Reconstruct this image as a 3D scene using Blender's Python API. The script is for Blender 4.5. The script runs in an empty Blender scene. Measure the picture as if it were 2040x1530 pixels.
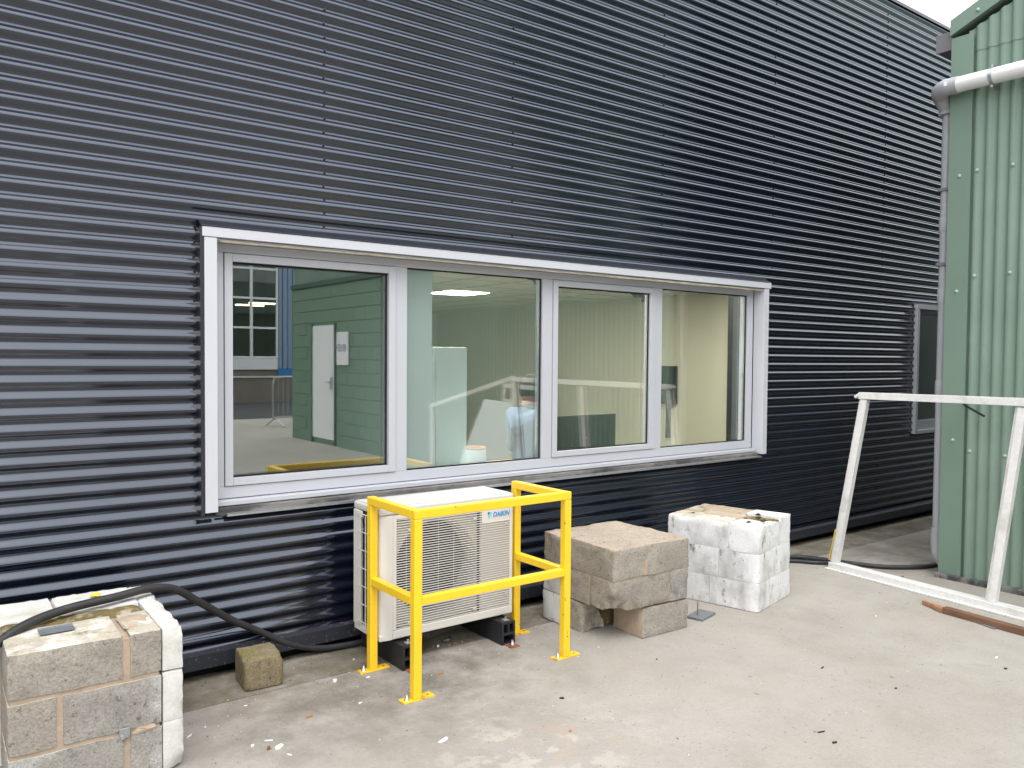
import bpy, bmesh, math, random
from mathutils import Vector, Matrix, noise
random.seed(11)
R = math.radians
scn = bpy.context.scene
COL = scn.collection

# ------------------------------------------------------------------ camera
F, YAW, PIT, ROL, CD, CH = 1622.99, .6466, .0330, .0077, 4.0946, 1.6
fw = Vector((math.sin(YAW)*math.cos(PIT), math.cos(YAW)*math.cos(PIT), -math.sin(PIT)))
rt = Vector((math.cos(YAW), -math.sin(YAW), 0)); up = rt.cross(fw)
r2 = rt*math.cos(ROL)+up*math.sin(ROL); u2 = up*math.cos(ROL)-rt*math.sin(ROL)
cam_d = bpy.data.cameras.new('camera'); cam = bpy.data.objects.new('camera', cam_d); COL.objects.link(cam)
m = Matrix((r2, u2, -fw)).transposed().to_4x4(); m.translation = Vector((0, -CD, CH)); cam.matrix_world = m
cam_d.sensor_width = 36; cam_d.sensor_fit = 'HORIZONTAL'; cam_d.lens = 36*F/2040
cam_d.clip_start = .05; cam_d.clip_end = 2000
scn.camera = cam

# ------------------------------------------------------------------ sky, sun, exposure (bright overcast day)
SUN_EL, SUN_AZ = R(58), R(205)          # azimuth: direction the light comes from, measured from +Y clockwise
w = bpy.data.worlds.new('World'); scn.world = w; w.use_nodes = True
nt = w.node_tree; nt.nodes.clear(); N = nt.nodes.new; L = nt.links.new
out = N('ShaderNodeOutputWorld'); bg = N('ShaderNodeBackground'); bg.inputs['Strength'].default_value = .1
sky = N('ShaderNodeTexSky'); sky.sky_type = 'NISHITA'; sky.sun_disc = False
sky.sun_elevation = SUN_EL; sky.sun_rotation = SUN_AZ; sky.dust_density = 4; sky.air_density = 1
tc = N('ShaderNodeTexCoord'); sx = N('ShaderNodeSeparateXYZ'); L(tc.outputs['Generated'], sx.inputs[0])
mr = N('ShaderNodeMapRange'); mr.inputs['From Min'].default_value = 0; mr.inputs['From Max'].default_value = 1
mr.inputs['To Min'].default_value = 13.0; mr.inputs['To Max'].default_value = 19.0
L(sx.outputs['Z'], mr.inputs['Value'])
cn = N('ShaderNodeTexNoise'); cn.inputs['Scale'].default_value = 2.2; cn.inputs['Detail'].default_value = 4
L(tc.outputs['Generated'], cn.inputs['Vector'])
cm = N('ShaderNodeMapRange'); cm.inputs['To Min'].default_value = .85; cm.inputs['To Max'].default_value = 1.15
L(cn.outputs['Fac'], cm.inputs['Value'])
mu = N('ShaderNodeMath'); mu.operation = 'MULTIPLY'; L(mr.outputs[0], mu.inputs[0]); L(cm.outputs[0], mu.inputs[1])
cc = N('ShaderNodeMixRGB'); cc.blend_type = 'MULTIPLY'; cc.inputs['Fac'].default_value = 1
cc.inputs['Color1'].default_value = (.965, .985, 1.03, 1); L(mu.outputs[0], cc.inputs['Color2'])
mx = N('ShaderNodeMixRGB'); mx.inputs['Fac'].default_value = .86
L(sky.outputs[0], mx.inputs['Color1']); L(cc.outputs[0], mx.inputs['Color2'])
L(mx.outputs[0], bg.inputs['Color']); L(bg.outputs[0], out.inputs['Surface'])
sd = bpy.data.lights.new('sun', 'SUN'); sd.energy = .9; sd.angle = R(30); sd.color = (1, .97, .92)
so = bpy.data.objects.new('sun', sd); COL.objects.link(so)
dirv = Vector((math.sin(SUN_AZ)*math.cos(SUN_EL), math.cos(SUN_AZ)*math.cos(SUN_EL), math.sin(SUN_EL)))
so.rotation_euler = dirv.to_track_quat('Z', 'Y').to_euler(); so.location = (0, -8, 20)
scn.view_settings.view_transform = 'Standard'; scn.view_settings.look = 'None'
scn.view_settings.exposure = .85; scn.view_settings.gamma = 1; scn.view_settings.use_curve_mapping = False
scn.cycles.use_denoising = True
scn.cycles.max_bounces = 10; scn.cycles.transparent_max_bounces = 16; scn.cycles.glossy_bounces = 5
scn.cycles.caustics_reflective = False; scn.cycles.caustics_refractive = False
scn.cycles.sample_clamp_indirect = 6

# ------------------------------------------------------------------ materials
def mat(name, col, rough=.5, metal=0, spec=.5, var=.08, vs=4, col2=None, c2=(.5, .65), c2s=3, bump=0, bs=60, coat=0,
        stretch=(1, 1, 1), col3=None, c3=(.6, .7), c3s=8, rvar=0, speck=0, ss=110, ior=1.5, pits=0, ps=42, pcol=(.07, .062, .05), tint=None):
    """Principled with object-space noise: brightness variation, up to two blotch colours with shapes of their own, fine relief."""
    M = bpy.data.materials.new(name); M.use_nodes = True; t = M.node_tree; n = t.nodes; l = t.links
    b = n['Principled BSDF']; b.inputs['Roughness'].default_value = rough; b.inputs['Metallic'].default_value = metal
    b.inputs['Specular IOR Level'].default_value = spec; b.inputs['Coat Weight'].default_value = coat
    b.inputs['Coat Roughness'].default_value = .12; b.inputs['IOR'].default_value = ior
    tcn = n.new('ShaderNodeTexCoord'); mp = n.new('ShaderNodeMapping'); mp.inputs['Scale'].default_value = stretch
    oi = n.new('ShaderNodeObjectInfo'); ad = n.new('ShaderNodeVectorMath'); ad.operation = 'MULTIPLY_ADD'
    ad.inputs[1].default_value = (37, 37, 37)
    l.new(tcn.outputs['Object'], mp.inputs['Vector'])
    cb = n.new('ShaderNodeCombineXYZ')
    for i in range(3): l.new(oi.outputs['Random'], cb.inputs[i])
    l.new(cb.outputs[0], ad.inputs[0]); l.new(mp.outputs[0], ad.inputs[2])
    vec = ad.outputs[0]
    def nz(sc, det=6, ro=.6):
        x = n.new('ShaderNodeTexNoise'); x.inputs['Scale'].default_value = sc; x.inputs['Detail'].default_value = det
        x.inputs['Roughness'].default_value = ro; l.new(vec, x.inputs['Vector']); return x.outputs['Fac']
    def rng(src, a, bb, c=0, d=1):
        x = n.new('ShaderNodeMapRange'); x.inputs['From Min'].default_value = a; x.inputs['From Max'].default_value = bb
        x.inputs['To Min'].default_value = c; x.inputs['To Max'].default_value = d; l.new(src, x.inputs['Value']); return x.outputs[0]
    def rgb(c): return (c[0], c[1], c[2], 1)
    cur = None
    base = n.new('ShaderNodeRGB'); base.outputs[0].default_value = rgb(col); cur = base.outputs[0]
    for cX, th, sc in ((col2, c2, c2s), (col3, c3, c3s)):
        if cX:
            mm = n.new('ShaderNodeMixRGB'); l.new(rng(nz(sc, 8), *th), mm.inputs['Fac']); l.new(cur, mm.inputs['Color1'])
            mm.inputs['Color2'].default_value = rgb(cX); cur = mm.outputs[0]
    if var:
        mm = n.new('ShaderNodeMixRGB'); mm.blend_type = 'MULTIPLY'; mm.inputs['Fac'].default_value = 1
        l.new(cur, mm.inputs['Color1']); l.new(rng(nz(vs, 8, .65), .25, .75, 1-var, 1+var), mm.inputs['Color2']); cur = mm.outputs[0]
    if speck:
        mm = n.new('ShaderNodeMixRGB'); mm.blend_type = 'MULTIPLY'; mm.inputs['Fac'].default_value = 1
        l.new(cur, mm.inputs['Color1']); l.new(rng(nz(ss, 4, .75), .36, .64, 1-speck, 1+speck), mm.inputs['Color2']); cur = mm.outputs[0]
    if pits:
        mm = n.new('ShaderNodeMixRGB'); l.new(rng(nz(ps, 5, .8), .60-pits, .66-pits, 0, .8), mm.inputs['Fac']); l.new(cur, mm.inputs['Color1'])
        mm.inputs['Color2'].default_value = rgb(pcol); cur = mm.outputs[0]
    if tint: b.inputs['Specular Tint'].default_value = (*tint, 1)
    l.new(cur, b.inputs['Base Color'])
    if rvar: l.new(rng(nz(vs*1.7), .3, .7, rough-rvar, rough+rvar), b.inputs['Roughness'])
    if bump:
        bn = n.new('ShaderNodeBump'); bn.inputs['Strength'].default_value = 1; bn.inputs['Distance'].default_value = bump
        l.new(nz(bs, 8, .7), bn.inputs['Height']); l.new(bn.outputs[0], b.inputs['Normal'])
    return M

def glass(name, tint, f0=.085, rough=0.0):
    M = bpy.data.materials.new(name); M.use_nodes = True; t = M.node_tree; n = t.nodes; l = t.links; n.clear()
    o = n.new('ShaderNodeOutputMaterial'); mixs = n.new('ShaderNodeMixShader')
    tr = n.new('ShaderNodeBsdfTransparent'); tr.inputs[0].default_value = (*tint, 1)
    gl = n.new('ShaderNodeBsdfGlossy'); gl.inputs['Roughness'].default_value = rough; gl.inputs['Color'].default_value = (.96, 1, .97, 1)
    g = n.new('ShaderNodeNewGeometry'); d = n.new('ShaderNodeVectorMath'); d.operation = 'DOT_PRODUCT'
    l.new(g.outputs['Normal'], d.inputs[0]); l.new(g.outputs['Incoming'], d.inputs[1])
    def mth(op, a, b):
        x = n.new('ShaderNodeMath'); x.operation = op
        for i, v in enumerate((a, b)):
            if v is None: continue
            if isinstance(v, (int, float)): x.inputs[i].default_value = v
            else: l.new(v, x.inputs[i])
        return x.outputs[0]
    c = mth('ABSOLUTE', d.outputs['Value'], None); k = mth('POWER', mth('SUBTRACT', 1, c), 5)
    fr = mth('ADD', mth('MULTIPLY', k, 1-f0), f0)
    l.new(fr, mixs.inputs[0]); l.new(tr.outputs[0], mixs.inputs[1]); l.new(gl.outputs[0], mixs.inputs[2]); l.new(mixs.outputs[0], o.inputs[0])
    return M

def emit(name, col, s):
    M = bpy.data.materials.new(name); M.use_nodes = True; n = M.node_tree.nodes; n.clear()
    e = n.new('ShaderNodeEmission'); e.inputs[0].default_value = (*col, 1); e.inputs[1].default_value = s
    o = n.new('ShaderNodeOutputMaterial'); M.node_tree.links.new(e.outputs[0], o.inputs[0]); return M

MT = dict(
    clad=mat('anthracite coated steel', (.0065, .0088, .0175), .13, 0, 1, .12, 1.2, rvar=.025, ior=1.53, tint=(.84, .91, 1.0)),
    clad_trim=mat('anthracite trim', (.016, .018, .027), .30, 0, .6, .15, 6),
    dusty_trim=mat('dusty anthracite trim', (.016, .018, .026), .5, 0, .5, .2, 6, col2=(.16, .15, .14), c2=(.60, .70), c2s=55),
    screw=mat('dark screw head', (.012, .013, .018), .35, 0, .6, 0),
    alu=mat('light grey powder coat', (.455, .468, .50), .42, 0, .45, .025, 2.5),
    alu_mill=mat('silver anodised trim', (.50, .515, .545), .36, 0, .5, .03, 3),
    steel=mat('galvanised steel', (.42, .44, .46), .38, .8, .5, .15, 40),
    gasket=mat('black rubber gasket', (.012, .012, .013), .6, 0, .3, 0),
    glass=glass('green tinted float glass', (.93, .955, .945), .215),
    far_glass=glass('far window glass', (.8, .85, .85), .06),
    mortar_dirty=mat('dirty mortar bed', (.19, .18, .17), .9, 0, .2, .4, 14, col2=(.06, .06, .062), c2=(.46, .6), c2s=9, bump=.004, bs=40, stretch=(.35, 1, 1)),
    foam=mat('dry foam sealant', (.55, .50, .40), .85, 0, .2, .2, 18, bump=.004, bs=60),
    cream=mat('cream painted wall', (.60, .575, .46), .7, 0, .3, .04, 1.5),
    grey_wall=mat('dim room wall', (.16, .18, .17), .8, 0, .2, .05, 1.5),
    white_wall=mat('white partition paint', (.66, .72, .72), .6, 0, .3, .04, 2),
    ceil=mat('ceiling tile', (.66, .64, .55), .8, 0, .2, .05, 8),
    grid=mat('ceiling grid bar', (.50, .49, .42), .6, 0, .3, 0),
    carpet=mat('dark carpet tile', (.20, .19, .17), .95, 0, .1, .2, 60),
    lamp=emit('lit ceiling panel', (1, .95, .83), 27),
    tube=emit('lit warm tube', (1, .8, .5), 14),
    black=mat('black plastic', (.012, .014, .015), .45, 0, .4, .1, 10),
    membrane=mat('torn brown lining', (.045, .035, .022), .85, 0, .2, .4, 20),
    white_panel=mat('white laminate', (.70, .76, .75), .35, 0, .5, .03, 3),
    wood=mat('beech desk top', (.42, .26, .13), .45, 0, .4, .15, 6, stretch=(1, 8, 8)),
    ac=mat('ivory painted steel', (.62, .595, .545), .4, 0, .45, .04, 3, col2=(.55, .50, .42), c2=(.63, .85), c2s=5),
    ac_slat=mat('ivory grille plastic', (.64, .62, .575), .45, 0, .4, .04, 8),
    ac_top=mat('ivory lid with dust', (.53, .52, .49), .4, 0, .45, .05, 4, col2=(.46, .435, .385), c2=(.58, .8), c2s=7),
    coil=mat('coil fins', (.10, .115, .13), .45, .6, .5, .3, 90, stretch=(1, 1, .02)),
    dark_in=mat('dark fan cavity', (.008, .0075, .007), .7, 0, .3, .1, 5),
    fan=mat('grey fan blade', (.018, .017, .016), .5, 0, .4, .1, 6),
    shroud=mat('beige fan shroud', (.50, .47, .42), .55, 0, .3, .1, 6),
    logo_blue=mat('printed blue', (.035, .26, .58), .45, 0, .4, 0),
    logo_cyan=mat('printed cyan', (.11, .50, .82), .45, 0, .4, 0),
    logo_navy=mat('printed navy', (.012, .04, .075), .45, 0, .4, 0),
    yellow=mat('yellow gloss paint', (.86, .56, .022), .34, 0, .5, .04, 5, col2=(.78, .48, .018), c2=(.54, .7), c2s=4, col3=(.14, .075, .03), c3=(.67, .70), c3s=26, bump=.0004, bs=40),
    plate=mat('chipped yellow plate', (.86, .53, .03), .45, 0, .4, .08, 12, col2=(.30, .11, .04), c2=(.53, .64), c2s=16),
    bolt=mat('zinc bolt', (.55, .55, .54), .35, .85, .5, .1, 40),
    rust=mat('rusty plate', (.33, .11, .05), .8, 0, .3, .3, 25, col2=(.12, .06, .04), c2=(.5, .65), c2s=18),
    rail=mat('black recycled plastic', (.018, .019, .023), .5, 0, .45, .25, 14, col2=(.12, .12, .12), c2=(.68, .8), c2s=20),
    block=mat('weathered concrete block', (.30, .272, .228), .92, 0, .2, .25, 7, col2=(.36, .325, .275), c2=(.46, .66), c2s=4, col3=(.15, .14, .12), c3=(.55, .72), c3s=7, bump=.006, bs=70, speck=.22, ss=120, pits=.024, ps=40, pcol=(.10, .09, .075)),
    block_white=mat('efflorescent concrete block', (.30, .28, .25), .92, 0, .2, .25, 7, col2=(.52, .51, .49), c2=(.53, .70), c2s=4.5, col3=(.15, .15, .15), c3=(.58, .72), c3s=8, bump=.006, bs=70, speck=.22, ss=120, pits=.024, ps=40, pcol=(.10, .09, .075)),
    block_top=mat('screed skin', (.36, .30, .245), .92, 0, .2, .14, 6, col2=(.30, .25, .20), c2=(.57, .68), c2s=9, bump=.004, bs=45, speck=.2, pits=.015, ps=30),
    paint=mat('white masonry paint', (.72, .72, .71), .62, 0, .35, .06, 4, col2=(.36, .35, .325), c2=(.47, .74), c2s=6, col3=(.16, .14, .11), c3=(.59, .70), c3s=14, stretch=(1, 1, .6), bump=.003, bs=60, speck=.06, pits=-.02, ps=34),
    paint_clean=mat('clean white masonry paint', (.60, .59, .555), .62, 0, .35, .06, 4, col2=(.46, .43, .36), c2=(.50, .74), c2s=7, bump=.003, bs=60, speck=.06, pits=-.05, ps=34, pcol=(.2, .18, .14)),
    stained_top=mat('brown stained top', (.33, .27, .195), .92, 0, .2, .2, 6, col2=(.46, .41, .335), c2=(.50, .64), c2s=7, col3=(.10, .075, .04), c3=(.57, .66), c3s=9, bump=.004, bs=45, speck=.18, pits=.0, ps=30),
    mortar_pale=mat('pale block mortar', (.33, .27, .20), .95, 0, .15, .25, 12, col2=(.26, .225, .18), c2=(.42, .6), c2s=7, bump=.004, bs=60, speck=.2),
    worn_top=mat('worn painted top', (.44, .395, .315), .9, 0, .2, .15, 6, col2=(.60, .575, .51), c2=(.50, .60), c2s=8, col3=(.17, .13, .06), c3=(.58, .68), c3s=7, bump=.004, bs=45, speck=.15, pits=.0, ps=36),
    mortar=mat('orange sand mortar', (.42, .325, .24), .95, 0, .15, .28, 12, col2=(.34, .285, .225), c2=(.42, .62), c2s=6, bump=.004, bs=60),
    moss=mat('dirt and moss', (.16, .125, .055), .95, 0, .1, .35, 14, col2=(.36, .31, .23), c2=(.53, .63), c2s=13, bump=.006, bs=50),
    small_block=mat('mossy concrete block', (.225, .185, .115), .93, 0, .2, .22, 16, col2=(.20, .17, .06), c2=(.52, .66), c2s=9, col3=(.33, .28, .20), c3=(.58, .7), c3s=14, bump=.006, bs=80, speck=.3, ss=120, pits=.04, ps=60),
    hose=mat('black rubber hose', (.028, .028, .029), .5, 0, .4, .25, 14, col2=(.10, .09, .085), c2=(.6, .8), c2s=9),
    scrap=mat('dull grey sheet scrap', (.20, .21, .23), .5, .4, .4, .2, 15),
    chip=mat('white plaster chip', (.82, .82, .80), .7, 0, .3, .06, 20),
    chip_tan=mat('orange wood chip', (.42, .20, .10), .8, 0, .2, .2, 20),
    foil=mat('crumpled foil', (.55, .60, .62), .25, .9, .5, .1, 20),
    green=mat('green coated steel', (.165, .235, .185), .5, 0, .4, .08, 1.6, col2=(.20, .275, .225), c2=(.5, .72), c2s=.9, rvar=.05),
    green_trim=mat('green flashing', (.155, .225, .176), .47, 0, .4, .05, 2.2, col2=(.40, .47, .40), c2=(.735, .78), c2s=3),
    green_block=mat('green painted blockwork', (.135, .215, .15), .75, 0, .3, .09, 4, bump=.003, bs=40),
    green_dark=mat('dark green beam', (.05, .09, .065), .6, 0, .3, .1, 4),
    green_screw=mat('pale green screw cap', (.30, .43, .33), .45, 0, .4, 0),
    pvc=mat('white pvc pipe', (.70, .70, .70), .38, 0, .5, .05, 3),
    pvc_grey=mat('grey pvc fitting', (.33, .34, .355), .42, 0, .5, .06, 5, col2=(.45, .42, .36), c2=(.62, .75), c2s=6),
    gutter=mat('grey gutter', (.15, .145, .155), .5, 0, .4, .1, 4),
    alu_old=mat('weathered aluminium profile', (.70, .69, .67), .5, .1, .4, .10, 9, col2=(.40, .375, .335), c2=(.56, .76), c2s=9, stretch=(1, .35, .35), speck=.06),
    timber=mat('wet broken timber', (.17, .088, .052), .7, 0, .4, .3, 10, col2=(.10, .06, .04), c2=(.5, .7), c2s=6, stretch=(4, .6, 4)),
    timber_raw=mat('split raw timber', (.33, .17, .09), .75, 0, .3, .3, 22, stretch=(4, .6, 4)),
    door=mat('white door paint', (.74, .74, .74), .5, 0, .4, .05, 2),
    asphalt=mat('asphalt', (.055, .055, .056), .9, 0, .3, .2, 3, bump=.003, bs=30),
    brick_far=mat('brown boundary wall', (.21, .18, .155), .9, 0, .2, .15, 2),
    far_white=mat('white spandrel panel', (.72, .73, .74), .5, 0, .4, .04, 1),
    far_frame=mat('white window bars', (.74, .74, .75), .45, 0, .4, 0),
    far_blue=mat('pale blue ribbed cladding', (.22, .30, .42), .5, 0, .4, .05, 1),
    far_blue2=mat('strong blue panel', (.045, .20, .44), .45, 0, .4, .05, 1),
    far_wall=mat('far render', (.45, .44, .42), .8, 0, .3, .08, .6),
    galv=mat('galvanised barrier tube', (.45, .46, .47), .4, .7, .5, .1, 20),
    skin=mat('skin', (.30, .17, .125), .5, 0, .4, .06, 20),
    hair=mat('dark hair', (.018, .014, .012), .6, 0, .3, .2, 60),
    shirt=mat('light blue shirt', (.095, .145, .225), .8, 0, .2, .06, 8),
    navy=mat('navy cloth', (.02, .025, .045), .85, 0, .2, .1, 10),
    shoe=mat('black leather', (.015, .014, .013), .45, 0, .4, 0),
    yellow_leaf=mat('yellow scrap', (.75, .52, .03), .6, 0, .3, .1, 20),
)

# concrete yard: one material, stains and worn skin at their own places (object space = world space)
def yard_mat(name, base, dark, light, strip=False):
    M = bpy.data.materials.new(name); M.use_nodes = True; t = M.node_tree; n = t.nodes; l = t.links
    b = n['Principled BSDF']; b.inputs['Roughness'].default_value = .88; b.inputs['Specular IOR Level'].default_value = .3
    tcn = n.new('ShaderNodeTexCoord'); vec = tcn.outputs['Object']
    def nz(sc, det=8, ro=.62, off=0):
        mp = n.new('ShaderNodeMapping'); mp.inputs['Location'].default_value = (off, off*1.7, 0); l.new(vec, mp.inputs[0])
        x = n.new('ShaderNodeTexNoise'); x.inputs['Scale'].default_value = sc; x.inputs['Detail'].default_value = det
        x.inputs['Roughness'].default_value = ro; l.new(mp.outputs[0], x.inputs['Vector']); return x.outputs['Fac']
    def rng(src, a, bb, c=0, d=1):
        x = n.new('ShaderNodeMapRange'); x.inputs['From Min'].default_value = a; x.inputs['From Max'].default_value = bb
        x.inputs['To Min'].default_value = c; x.inputs['To Max'].default_value = d; l.new(src, x.inputs['Value']); return x.outputs[0]
    def mul(a, bb):
        x = n.new('ShaderNodeMath'); x.operation = 'MULTIPLY'; l.new(a, x.inputs[0])
        if isinstance(bb, (int, float)): x.inputs[1].default_value = bb
        else: l.new(bb, x.inputs[1])
        return x.outputs[0]
    base_n = n.new('ShaderNodeRGB'); base_n.outputs[0].default_value = (*base, 1); cur = [base_n.outputs[0]]
    def over(fac, col, mode='MIX'):
        mm = n.new('ShaderNodeMixRGB'); mm.blend_type = mode; l.new(fac, mm.inputs['Fac']); l.new(cur[0], mm.inputs['Color1'])
        mm.inputs['Color2'].default_value = (*col, 1); cur[0] = mm.outputs[0]
    def near(cx, cy, rad, soft=.5):
        v = n.new('ShaderNodeVectorMath'); v.operation = 'DISTANCE'; v.inputs[1].default_value = (cx, cy, 0); l.new(vec, v.inputs[0])
        return rng(v.outputs['Value'], rad*(1-soft), rad*(1+soft), 1, 0)
    over(rng(nz(.55), .40, .66), light)
    over(mul(rng(nz(1.3, off=7), .44, .72), .6), dark)
    over(mul(rng(nz(.9, off=31), .5, .7), .45), (base[0]*1.02, base[1]*.90, base[2]*.82))
    over(mul(rng(nz(3.6, off=3), .48, .75), .35), (dark[0]*.9, dark[1]*.88, dark[2]*.84))
    over(mul(rng(nz(9, off=13), .55, .72), .35), light)
    vo = n.new('ShaderNodeTexVoronoi'); vo.feature = 'DISTANCE_TO_EDGE'; vo.inputs['Scale'].default_value = .62
    dn = n.new('ShaderNodeVectorMath'); dn.operation = 'MULTIPLY_ADD'; dn.inputs[1].default_value = (.35, .35, 0)
    cbx = n.new('ShaderNodeCombineXYZ'); l.new(nz(2.5, 8, .65, off=91), cbx.inputs[0]); l.new(nz(2.5, 8, .65, off=97), cbx.inputs[1])
    l.new(cbx.outputs[0], dn.inputs[0]); l.new(vec, dn.inputs[2]); l.new(dn.outputs[0], vo.inputs['Vector'])
    over(mul(mul(rng(vo.outputs['Distance'], .0, .0045, 1, 0), rng(nz(1.1, off=99), .50, .60)), .22), (dark[0]*.4, dark[1]*.38, dark[2]*.36))
    # aggregate specks, dark grains and worn pits
    over(rng(nz(48, 4, .75, off=17), .56, .68, 0, .35), (dark[0]*.7, dark[1]*.68, dark[2]*.66))
    over(rng(nz(60, 4, .75, off=19), .57, .68, 0, .35), (.50, .47, .43))
    over(rng(nz(150, 3), .62, .72, 0, .5), (dark[0]*.55, dark[1]*.52, dark[2]*.5))
    over(rng(nz(95, 3, off=5), .64, .74, 0, .5), (.62, .58, .52))
    over(rng(nz(26, 5, off=9), .655, .70, 0, .75), (dark[0]*.42, dark[1]*.38, dark[2]*.34))
    if not strip:
        worn = rng(nz(5.5, 9, .7, off=21), .52, .58)
        over(mul(mul(worn, near(2.05, -1.55, .42, .7)), .5), (.52, .485, .43))
        over(mul(mul(rng(nz(7, 9, .7, off=41), .52, .6), near(2.25, -1.6, .22, .7)), .5), (.42, .30, .22))
        over(mul(mul(rng(nz(8, 9, .7, off=43), .46, .53), near(1.50, -1.52, .10, .5)), .8), (.55, .58, .57))
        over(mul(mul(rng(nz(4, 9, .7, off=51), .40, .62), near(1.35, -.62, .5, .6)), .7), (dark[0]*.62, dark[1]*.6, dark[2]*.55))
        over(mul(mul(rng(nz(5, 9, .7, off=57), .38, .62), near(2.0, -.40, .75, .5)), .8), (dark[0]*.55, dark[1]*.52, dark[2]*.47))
        over(mul(mul(rng(nz(6, 9, .7, off=61), .48, .58), near(1.38, -.42, .12, .6)), .7), (.33, .18, .09))
        over(mul(mul(rng(nz(3, 9, .7, off=81), .36, .6), near(6.7, -.9, .75, .4)), .75), (.17, .145, .11))
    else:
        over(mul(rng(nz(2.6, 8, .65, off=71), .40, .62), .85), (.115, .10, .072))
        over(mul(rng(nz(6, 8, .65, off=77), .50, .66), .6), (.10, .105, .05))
    l.new(cur[0], b.inputs['Base Color'])
    bn = n.new('ShaderNodeBump'); bn.inputs['Distance'].default_value = .006
    ad = n.new('ShaderNodeMath'); ad.operation = 'ADD'; l.new(nz(70, 8, .7), ad.inputs[0]); l.new(mul(nz(9, 6), 1.4), ad.inputs[1])
    l.new(ad.outputs[0], bn.inputs['Height']); l.new(bn.outputs[0], b.inputs['Normal'])
    return M
MT['yard'] = yard_mat('worn yard concrete', (.345, .320, .284), (.27, .244, .212), (.38, .358, .325))
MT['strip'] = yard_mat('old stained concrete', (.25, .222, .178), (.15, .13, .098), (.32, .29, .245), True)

# ------------------------------------------------------------------ mesh helpers
class MB:
    def __init__(s): s.v = []; s.f = []; s.mi = []; s.sm = []
    def add(s, vs, fs, mi=0, smooth=False):
        o = len(s.v); s.v += [tuple(v) for v in vs]
        for f in fs: s.f.append(tuple(i+o for i in f)); s.mi.append(mi); s.sm.append(smooth)
    def box(s, x0, x1, y0, y1, z0, z1, mi=0):
        s.add([(x0, y0, z0), (x1, y0, z0), (x1, y1, z0), (x0, y1, z0), (x0, y0, z1), (x1, y0, z1), (x1, y1, z1), (x0, y1, z1)],
              [(0, 3, 2, 1), (4, 5, 6, 7), (0, 1, 5, 4), (1, 2, 6, 5), (2, 3, 7, 6), (3, 0, 4, 7)], mi)
    def quad(s, a, b, c, d, mi=0): s.add([a, b, c, d], [(0, 1, 2, 3)], mi)
    def tube(s, pts, r, n=12, mi=0, caps=True):
        pts = [Vector(p) for p in pts]; rings = []; prev = None
        for i, p in enumerate(pts):
            t = (pts[min(i+1, len(pts)-1)]-pts[max(i-1, 0)]).normalized()
            if prev is None: a = t.orthogonal().normalized()
            else: a = (prev - t*prev.dot(t)).normalized()
            prev = a; b = t.cross(a); rr = r[i] if isinstance(r, (list, tuple)) else r
            rings.append([p+(a*math.cos(2*math.pi*k/n)+b*math.sin(2*math.pi*k/n))*rr for k in range(n)])
        vs = [v for q in rings for v in q]; fs = []
        for i in range(len(pts)-1):
            for k in range(n): fs.append((i*n+k, i*n+(k+1) % n, (i+1)*n+(k+1) % n, (i+1)*n+k))
        s.add(vs, fs, mi, True)
        if caps: s.add(rings[0], [tuple(range(n))[::-1]], mi); s.add(rings[-1], [tuple(range(n))], mi)
    def prism(s, poly, axis, a, b, mi=0):
        """extrude a 2-D polygon along an axis; poly in the other two axes (cyclic order)"""
        def mk(u, v, w): return {0: (w, u, v), 1: (u, w, v), 2: (u, v, w)}[axis]
        n = len(poly); vs = [mk(u, v, a) for u, v in poly]+[mk(u, v, b) for u, v in poly]
        fs = [tuple(range(n))[::-1], tuple(range(n, 2*n))]+[(i, (i+1) % n, n+(i+1) % n, n+i) for i in range(n)]
        s.add(vs, fs, mi)
    def mesh(s, name, mats, bevel=0, seg=2):
        me = bpy.data.meshes.new(name); me.from_pydata(s.v, [], s.f)
        for mm in (mats if isinstance(mats, (list, tuple)) else [mats]): me.materials.append(MT[mm] if isinstance(mm, str) else mm)
        me.polygons.foreach_set('material_index', s.mi); me.polygons.foreach_set('use_smooth', s.sm)
        bm = bmesh.new(); bm.from_mesh(me)
        if bevel:
            ed = [e for e in bm.edges if len(e.link_faces) == 2 and e.calc_face_angle(0) > R(25)]
            bmesh.ops.bevel(bm, geom=ed, offset=bevel, segments=seg, profile=.5, affect='EDGES', clamp_overlap=True)
        bmesh.ops.recalc_face_normals(bm, faces=bm.faces); bm.to_mesh(me); bm.free(); me.update(); return me

def link(name, me, parent=None, loc=(0, 0, 0), rot=(0, 0, 0), label=None):
    o = bpy.data.objects.new(name, me); COL.objects.link(o); o.location = loc; o.rotation_euler = rot
    if parent: o.parent = parent
    if label: o['label'] = label
    return o
def thing(name, label, cat, loc=(0, 0, 0), rz=0, group=None, me=None):
    o = link(name, me, None, loc, (0, 0, rz)); o['label'] = label; o['category'] = cat
    if group: o['group'] = group
    return o
def struct(name, me):
    o = link(name, me); o['kind'] = 'structure'; return o
def bxm(name, x0, x1, y0, y1, z0, z1, mt, bevel=.002, seg=2):
    b = MB(); b.box(x0, x1, y0, y1, z0, z1); return b.mesh(name, mt, bevel, seg)
def part(name, parent, x0, x1, y0, y1, z0, z1, mt, bevel=.002, label=None):
    """box part given in the parent's frame"""
    return link(name, bxm(name, x0, x1, y0, y1, z0, z1, mt, bevel), parent, label=label)
def smooth_path(p, k=8):
    p = [Vector(q) for q in p]; o = []
    for i in range(len(p)-1):
        a, b, c, d = p[max(i-1, 0)], p[i], p[i+1], p[min(i+2, len(p)-1)]
        for j in range(k):
            t = j/k; o.append(.5*((2*b)+(c-a)*t+(2*a-5*b+4*c-d)*t*t+(3*b-a-3*c+d)*t**3))
    o.append(p[-1]); return o

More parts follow.
